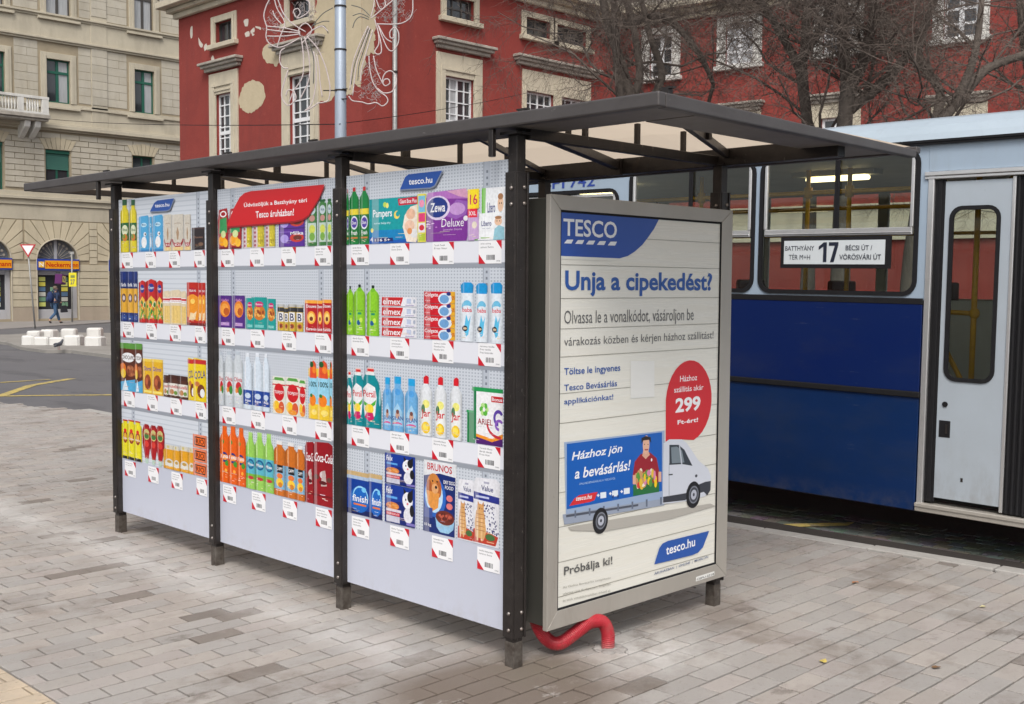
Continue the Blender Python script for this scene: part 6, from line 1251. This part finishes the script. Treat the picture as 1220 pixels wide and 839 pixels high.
# ------------------------------------------------------------------ bare trees behind the bus
M_bark = mat('grey_bark', (.15, .125, .105), .9, 0, .7, 6, .8, 22, stretch=(1, 1, .3), dark=(.06, .048, .04), bdist=.02)
M_twig = mat('twig_bark', (.075, .055, .045), .9, 0, .8, 2.2, dark=(.19, .155, .13))
def tree(label, stems, dist, r0, seed, spread=1.0, nb=15, name='bare_tree'):
    R = random.Random(seed); base = at(stems[0][0][0], 200, dist); bx, by = base[0], base[1]; g = -.05
    t = thing(name, label, 'tree', (bx, by, g), 'bare street trees behind the bus')
    tm, cm = MB(), MB()
    paths = []
    for k, st in enumerate(stems):
        P = [Vector(tuple(at(x, y, dist + dz))) for x, y, dz in st]
        if k == 0: P = [Vector((bx, by, g)), Vector((bx, by, 1.2))] + P
        P = spl(P, 5); n = len(P); rr = r0 if k == 0 else r0 * .62
        rs = [max(.035, rr * (1 - .55 * i / n)) * R.uniform(.93, 1.07) for i in range(n)]
        tm.tube(P, rs, 10); paths.append((P, rs))
    def twig(p, d, L_, r, lev):
        n = 5 if lev < 2 else 4; P = [p]; q = p.copy(); d = d.normalized()
        for i in range(n):
            d = (d + Vector((R.gauss(0, .24), R.gauss(0, .24), R.gauss(0, .22) + (.10 if lev < 1 else -.10 if lev > 1 else 0)))).normalized(); q = q + d * (L_ / n); P.append(q)
        rs = [r * (1 - .62 * i / n) for i in range(n + 1)]
        cm.tube(P, rs, 5 if lev == 0 else 4 if lev == 1 else 3, cap=False)
        if lev >= 3: return
        m_ = (8, 7, 6)[lev]
        for i in range(m_):
            f = R.uniform(.2, 1) * n; a = int(min(f, n - .01)); pp = P[a].lerp(P[a + 1], f - a); ax = (P[a + 1] - P[a]).normalized()
            o = Vector((R.gauss(0, 1), R.gauss(0, 1), R.gauss(0, .8))); o = (o - ax * o.dot(ax)).normalized()
            nd = ax * R.uniform(.35, .9) + o * R.uniform(.5, 1.0)
            twig(pp, nd, L_ * R.uniform(.38, .62), max(.0028, rs[a] * .43), lev + 1)
    for P, rs in paths:
        n = len(P); lo = next((i for i, p in enumerate(P) if p.z > 3.0), n // 2)
        for i in range(nb):
            a = R.randint(lo, n - 2); ang = R.uniform(0, 6.283); el = R.uniform(.05, .9)
            d = Vector((math.cos(ang), math.sin(ang), el)); twig(P[a], d, R.uniform(1.5, 2.7) * spread, max(.013, rs[a] * .30), 0)
        twig(P[-1], P[-1] - P[-2], 2.4, rs[-1], 0)
    part('trunk', tm, M_bark, t, smooth=True); part('crown', cm, M_twig, t, kind='stuff')
tree('bare many-stemmed tree with spreading limbs behind the near corner of the shelter roof', [[(752, 200, 0), (750, 120, 0), (738, 70, 0), (722, 20, .1), (712, -60, .1)], [(750, 130, 0), (762, 90, 0), (756, 40, -.1), (748, 0, -.2), (740, -60, -.2)], [(752, 150, 0), (788, 95, .1), (775, 45, .2), (760, -20, .3)], [(752, 160, 0), (738, 105, -.2), (733, 40, -.2), (728, -50, -.2)], [(745, 30, 0), (790, 20, .3), (830, 60, .4), (850, 100, .5)]], 19.5, .13, 3, 1.1, 7)
tree('bare tree with a slender straight trunk left of the thicker trunk behind the bus', [[(965, 220, 0), (962, 150, 0), (956, 90, 0), (960, 40, 0), (966, -60, 0)], [(958, 90, 0), (930, 40, .2), (905, 0, .3), (880, -40, .3)], [(960, 60, 0), (985, 20, -.2), (1000, -50, -.2)]], 17.5, .125, 8, 1.0, 8)
tree('bare tree with the thickest forked grey trunk, right of the slender one behind the bus', [[(1004, 230, 0), (1006, 150, 0), (1010, 105, 0), (1004, 50, 0), (1001, -50, 0)], [(1010, 108, 0), (1030, 70, -.1), (1040, 20, -.1), (1050, -60, -.2)], [(1012, 130, 0), (1050, 100, .2), (1085, 60, .3), (1110, 10, .3)]], 16.5, .16, 21, 1.0, 8)
tree('bare tree with leaning limbs fanning out above the right end of the bus', [[(1085, 300, 0), (1110, 170, 0), (1150, 110, 0), (1180, 80, 0), (1240, 60, 0)], [(1110, 160, 0), (1120, 110, .2), (1095, 70, .3), (1110, 10, .3)], [(1135, 130, 0), (1160, 70, -.2), (1170, 0, -.2)]], 16.0, .12, 34, 1.0, 7)
tree('bare tree at the far right edge with twigs against the red wall', [[(1250, 260, 0), (1240, 150, 0), (1225, 80, 0), (1215, 0, 0)]], 18.0, .13, 55, 1.1, 10)

# ------------------------------------------------------------------ things on the far road
M_conc = mat('white_painted_concrete', (.66, .65, .62), .8, 0, .45, 3, .4, 30, dark=(.50, .48, .45))
blocks = [(30.4, 47.6, 411.5, 398), (44.6, 62.8, 411.5, 400), (62.8, 81, 411.5, 400.5), (81, 102, 412, 397.5), (106.4, 128, 412.5, 399), (36.5, 53.7, 404, 392.8), (53, 70.6, 403.5, 391), (76.6, 94.8, 402.5, 390), (107.4, 125.2, 401.5, 389)]
bl_lab = ['white concrete block at the left end of the front row on the island', 'second white concrete block of the front row, dirt at its foot beside a pigeon', 'third white concrete block of the front row, beside the taller fourth', 'tall fourth white concrete block of the front row, before the gap', 'wide white concrete block of the front row nearest the shelter post', 'low white concrete block at the left of the back row', 'second white concrete block of the back row below the walking man', 'white concrete block of the back row left of the gap', 'white concrete block of the back row nearest the shelter post']
proto = None
for i, (x0, x1, yb, yt) in enumerate(blocks):
    p = gpt((x0 + x1) / 2, yb, .09); z = (p - CAM) @ D_; wd = (x1 - x0) * z / FPX * .92; ht = (yb - yt) * z / FPX * .85
    if proto is None:
        mb = MB(); c = .13; q = [(-.5 + c, -.5), (.5 - c, -.5), (.5, -.5 + c), (.5, .5 - c), (.5 - c, .5), (-.5 + c, .5), (-.5, .5 - c), (-.5, -.5 + c)]
        n = 8; vs = [(a, b, 0) for a, b in q] + [(a, b, .84) for a, b in q] + [(a * .86, b * .86, 1) for a, b in q]
        mb.add(vs, [tuple(range(7, -1, -1)), tuple(range(16, 24))] + [(k, (k + 1) % 8, (k + 1) % 8 + 8, k + 8) for k in range(8)] + [(k + 8, (k + 1) % 8 + 8, (k + 1) % 8 + 16, k + 16) for k in range(8)])
        proto = mkmesh('concrete_block', mb, M_conc)
    o = link('concrete_block', proto); o.location = (p[0], p[1] + wd * .4, p[2]); o.scale = (wd, wd, ht); o.rotation_euler.z = rad(45 + (i * 37) % 20 - 10); tag(o, bl_lab[i], 'concrete block', 'white concrete blocks on the traffic island')
M_gpole = mat('galvanised_pole', (.33, .33, .32), .5, .4, .4, 5)
# give way sign
a, b = gpt(42, 392), None
zz = (a - CAM) @ D_; top = at(34, 300, zz)
gw = thing('give_way_sign', 'red and white triangular give way sign on a leaning grey pole', 'road sign', tuple(a))
mb = MB(); tp = at(32.6, 291, zz); mb.tube([tuple(a), tuple(tp)], .035, 8); part('pole', mb, M_gpole, gw, smooth=True)
def facing(px, py, d):
    q = at(px, py, d); return (q[0], q[1] - .05, q[2])
M_sred = mat('sign_red', (.45, .02, .03), .4); M_swh = mat('sign_white', (.75, .75, .76), .4)
dd = (gpt(42, 392) - CAM) @ D_ - .08
def tri(k, off): c = (33.0, 296.3); return [tuple(at(c[0] + (x - c[0]) * k, c[1] + (y - c[1]) * k, dd - off)) for x, y in ((23.4, 291.2), (42.6, 291.2), (33.6, 306.8))]
mb = MB(); mb.prism(tri(1, 0), tuple(D_ * .02)); part('red_rim', mb, M_sred, gw); mb = MB(); mb.prism(tri(.72, .006), tuple(D_ * .004)); part('white_field', mb, M_swh, gw)
# bus stop pole with yellow plate
a = gpt(86, 385.5, .0); zz = (a - CAM) @ D_; a[2] = -.22
st = thing('bus_stop_sign', 'yellow bus stop plate on a thin grey pole in front of the arched shop', 'bus stop sign', tuple(a))
mb = MB(); mb.tube([tuple(a), tuple(at(85.5, 300, zz))], .04, 8); part('pole', mb, M_gpole, st, smooth=True)
mb = MB(); mb.prism([tuple(at(x, y, zz - .06)) for x, y in ((82, 325), (91, 325), (91, 341.5), (82, 341.5))], tuple(D_ * .03)); part('plate', mb, mat('yellow_plate', (.68, .60, .01), .5), st)
mb = MB(); mb.prism([tuple(at(x, y, zz - .03)) for x, y in ((83, 300), (88, 300), (88, 303), (83, 303))], tuple(D_ * .05)); part('cap', mb, M_gpole, st)
pr = Print(lambda a_, b_, off: tuple(at(a_, -b_, zz - .064 - off)), base=.001, step=.001); pr.t('27', 84, 89, -339, -333, C(40, 60, 110), .01); pr.r(84, 89, -331, -328, C(120, 130, 60)); part('plate_lettering', pr.mb, M_print, st)

# ------------------------------------------------------------------ walking man
M_skin = mat('skin', (.42, .25, .18), .6); M_hair = mat('grey_brown_hair', (.16, .12, .09), .9); M_jack = mat('navy_jacket', (.018, .035, .085), .8, 0, .4, 9, .3, 40); M_jean = mat('blue_jeans', (.05, .11, .21), .85, 0, .5, 8, .3, 60); M_shoe = mat('dark_shoes', (.03, .028, .028), .6); M_bag = mat('black_cloth', (.015, .016, .022), .8); M_packc = mat('dark_blue_cloth', (.012, .028, .10), .8)
p = on(2, -.22, 65.5, 385.3); PX_, PY_ = p[0], p[1]
man = thing('person', 'man in a navy jacket and blue jeans walking right with a backpack and dark bag', 'person', (PX_, PY_, -.22))
def skin(name, nodes, edges, M, parent, sub=2):
    me = bpy.data.meshes.new(name); me.from_pydata([n[:3] for n in nodes], edges, []); o = bpy.data.objects.new(name, me); COL.objects.link(o); o.parent = parent
    sk = o.modifiers.new('skin', 'SKIN'); sk.use_smooth_shade = True; sk.branch_smoothing = .5
    lay = me.skin_vertices[0].data if me.skin_vertices else None
    if lay is None:
        bm = bmesh.new(); bm.from_mesh(me); bm.verts.layers.skin.verify(); bm.to_mesh(me); bm.free(); lay = me.skin_vertices[0].data
    for i, n in enumerate(nodes): lay[i].radius = (n[3], n[4] if len(n) > 4 else n[3]); lay[i].use_root = (i == 0)
    o.modifiers.new('sub', 'SUBSURF').levels = sub; o.modifiers['sub'].render_levels = sub; me.materials.append(M); return o
H = 1.74
body = [(0, 0, .93, .13, .15), (.02, 0, 1.15, .12, .15), (.03, 0, 1.38, .12, .18), (.04, 0, 1.50, .055), (.07, 0, 1.60, .085, .075), (.06, 0, 1.68, .085, .075), (.02, .09, .88, .085), (.14, .09, .50, .055), (.26, .09, .09, .04), (.36, .09, .03, .038), (-.02, -.09, .88, .085), (.0, -.09, .48, .055), (-.30, -.09, .16, .04), (-.24, -.09, .06, .036), (.03, .20, 1.40, .055), (-.02, .24, 1.13, .042), (.20, .22, 1.02, .034), (.28, .20, 1.01, .03), (.03, -.20, 1.40, .055), (.0, -.25, 1.12, .042), (.17, -.22, .98, .034), (.25, -.20, .97, .03)]
E_ = [(0, 1), (1, 2), (2, 3), (3, 4), (4, 5), (0, 6), (6, 7), (7, 8), (8, 9), (0, 10), (10, 11), (11, 12), (12, 13), (2, 14), (14, 15), (15, 16), (16, 17), (2, 18), (18, 19), (19, 20), (20, 21)]
bd = skin('body', body, E_, M_skin, man)
jk = skin('jacket', [(0, 0, .86, .15, .18), (.02, 0, 1.15, .14, .18), (.03, 0, 1.38, .13, .20), (.04, 0, 1.49, .08), (.03, .21, 1.40, .075), (-.02, .26, 1.13, .062), (.20, .23, 1.02, .05), (.03, -.21, 1.40, .075), (.0, -.27, 1.12, .062), (.17, -.23, .98, .05)], [(0, 1), (1, 2), (2, 3), (2, 4), (4, 5), (5, 6), (2, 7), (7, 8), (8, 9)], M_jack, man)
jn = skin('jeans', [(0, 0, .93, .14, .165), (.02, .09, .86, .105), (.14, .09, .50, .078), (.25, .09, .12, .065), (-.02, -.09, .86, .105), (.0, -.09, .48, .078), (-.29, -.09, .19, .062)], [(0, 1), (1, 2), (2, 3), (0, 4), (4, 5), (5, 6)], M_jean, man)
for q in ([(.25, .09, .05, .05), (.33, .09, .04, .052), (.41, .09, .03, .04)], [(-.31, -.09, .12, .05), (-.26, -.09, .06, .05), (-.20, -.09, .03, .04)]): skin('shoe', q, [(0, 1), (1, 2)], M_shoe, man)
mb = MB(); mb.ell((PX_ + .035, PY_, 1.655 - .22), (.105, .095, .095), 12, 8); part('hair', mb, M_hair, man, smooth=True)
mb = MB(); mb.ell((PX_ + .155, PY_, 1.60 - .22), (.022, .014, .02), 6, 5); part('nose', mb, M_skin, man, smooth=True)
for s_ in (-1, 1): mb = MB(); mb.ell((PX_ + .06, PY_ + .08 * s_, 1.605 - .22), (.02, .012, .032), 6, 5); part('ear', mb, M_skin, man)
mb = MB(); mb.ell((PX_ - .20, PY_, 1.22 - .22), (.15, .17, .27), 14, 10); bpk = thing('backpack', 'dark blue backpack on the back of the walking man', 'backpack', (PX_ - .2, PY_, .8)); part('pack_body', mb, M_packc, bpk, smooth=True)
mb = MB(); mb.ell((PX_ - .33, PY_, 1.12 - .22), (.06, .12, .13), 12, 8); part('front_pocket', mb, M_packc, bpk, smooth=True)
for s_ in (-1, 1): mb = MB(); mb.tube(spl([(PX_ - .10, PY_ + .12 * s_, 1.45 - .22), (PX_ + .04, PY_ + .13 * s_, 1.56 - .22), (PX_ + .17, PY_ + .13 * s_, 1.36 - .22), (PX_ + .10, PY_ + .16 * s_, 1.08 - .22), (PX_ - .12, PY_ + .14 * s_, 1.0 - .22)]), .022, 6); part('strap', mb, M_packc, bpk)
hb = thing('hand_bag', 'black cloth bag held in front of the walking man', 'bag', (PX_ + .32, PY_, .4)); mb = MB(); mb.prism([(PX_ + .22, PY_ - .28, .82 - .22), (PX_ + .44, PY_ - .28, .84 - .22), (PX_ + .52, PY_ - .28, .52 - .22), (PX_ + .20, PY_ - .28, .50 - .22)], (0, .16, 0)); part('bag_body', mb, M_bag, hb, .02, 2)
mb = MB(); mb.tube(spl([(PX_ + .25, PY_ - .2, .62), (PX_ + .27, PY_ - .2, .77), (PX_ + .38, PY_ - .2, .77), (PX_ + .42, PY_ - .2, .63)]), .01, 5); part('bag_handle', mb, M_bag, hb)

# pigeons
M_pg = mat('pigeon_feathers', (.09, .095, .11), .7, 0, .5, 30, dark=(.03, .03, .035))
for (px, py, a, lab) in ((46, 410.5, 2.6, 'dark grey pigeon pecking beside the second white block'), (69, 417, .4, 'dark grey pigeon standing on the island kerb')):
    p = gpt(px, py, .1); t = thing('pigeon', lab, 'pigeon', tuple(p), 'pigeons by the concrete blocks')
    t.rotation_euler.z = a
    b_ = skin('body', [(-.05, 0, .11, .035), (.03, 0, .14, .06), (.10, 0, .16, .05), (.15, 0, .22, .028), (.17, 0, .25, .03), (.20, 0, .245, .008), (-.14, 0, .09, .018)], [(0, 1), (1, 2), (2, 3), (3, 4), (4, 5), (0, 6)], M_pg, t)
    for s_ in (-1, 1):
        mb = MB(); mb.tube([(.03, .025 * s_, .10), (.035, .025 * s_, .0), (.06, .025 * s_, .0)], .006, 5); l_ = link('leg', mkmesh('leg', mb, mat('pigeon_leg', (.3, .08, .06), .6)), t)
        mb = MB(); mb.ell((.0, .055 * s_, .14), (.10, .012, .04), 8, 5); link('wing', mkmesh('wing', mb, M_pg), t)
# fallen leaves on the paving
LC = [(.55, .42, .10), (.20, .11, .05), (.60, .54, .30), (.45, .16, .04)]
for li, (px, py, a, lab) in enumerate(((981, 788, .3, 'yellow fallen leaf on the paving, lowest of the four'), (1115, 795, 1.4, 'brown dry leaf on the paving at lower right'), (1171, 723, 2.2, 'small pale yellow leaf on the paving near the right edge'), (1019, 694, .9, 'small orange leaf on the paving below the bus'))):
    p = on(2, .006, px, py); mb = MB(); R = random.Random(px); n = 9
    P = [(.022 * (1 + .35 * math.cos(3 * 2 * math.pi * k / n)) * math.cos(2 * math.pi * k / n + a), .016 * (1 + .3 * math.sin(2 * 2 * math.pi * k / n)) * math.sin(2 * math.pi * k / n + a)) for k in range(n)]
    mb.add([(p[0], p[1], .009)] + [(p[0] + x, p[1] + y, .006 + R.uniform(0, .006)) for x, y in P], [(0, k, k % n + 1) for k in range(1, n + 1)])
    single('fallen_leaf', mb, mat('dry_leaf_%d' % li, LC[li], .8), lab, 'leaf', group='fallen leaves on the paving')
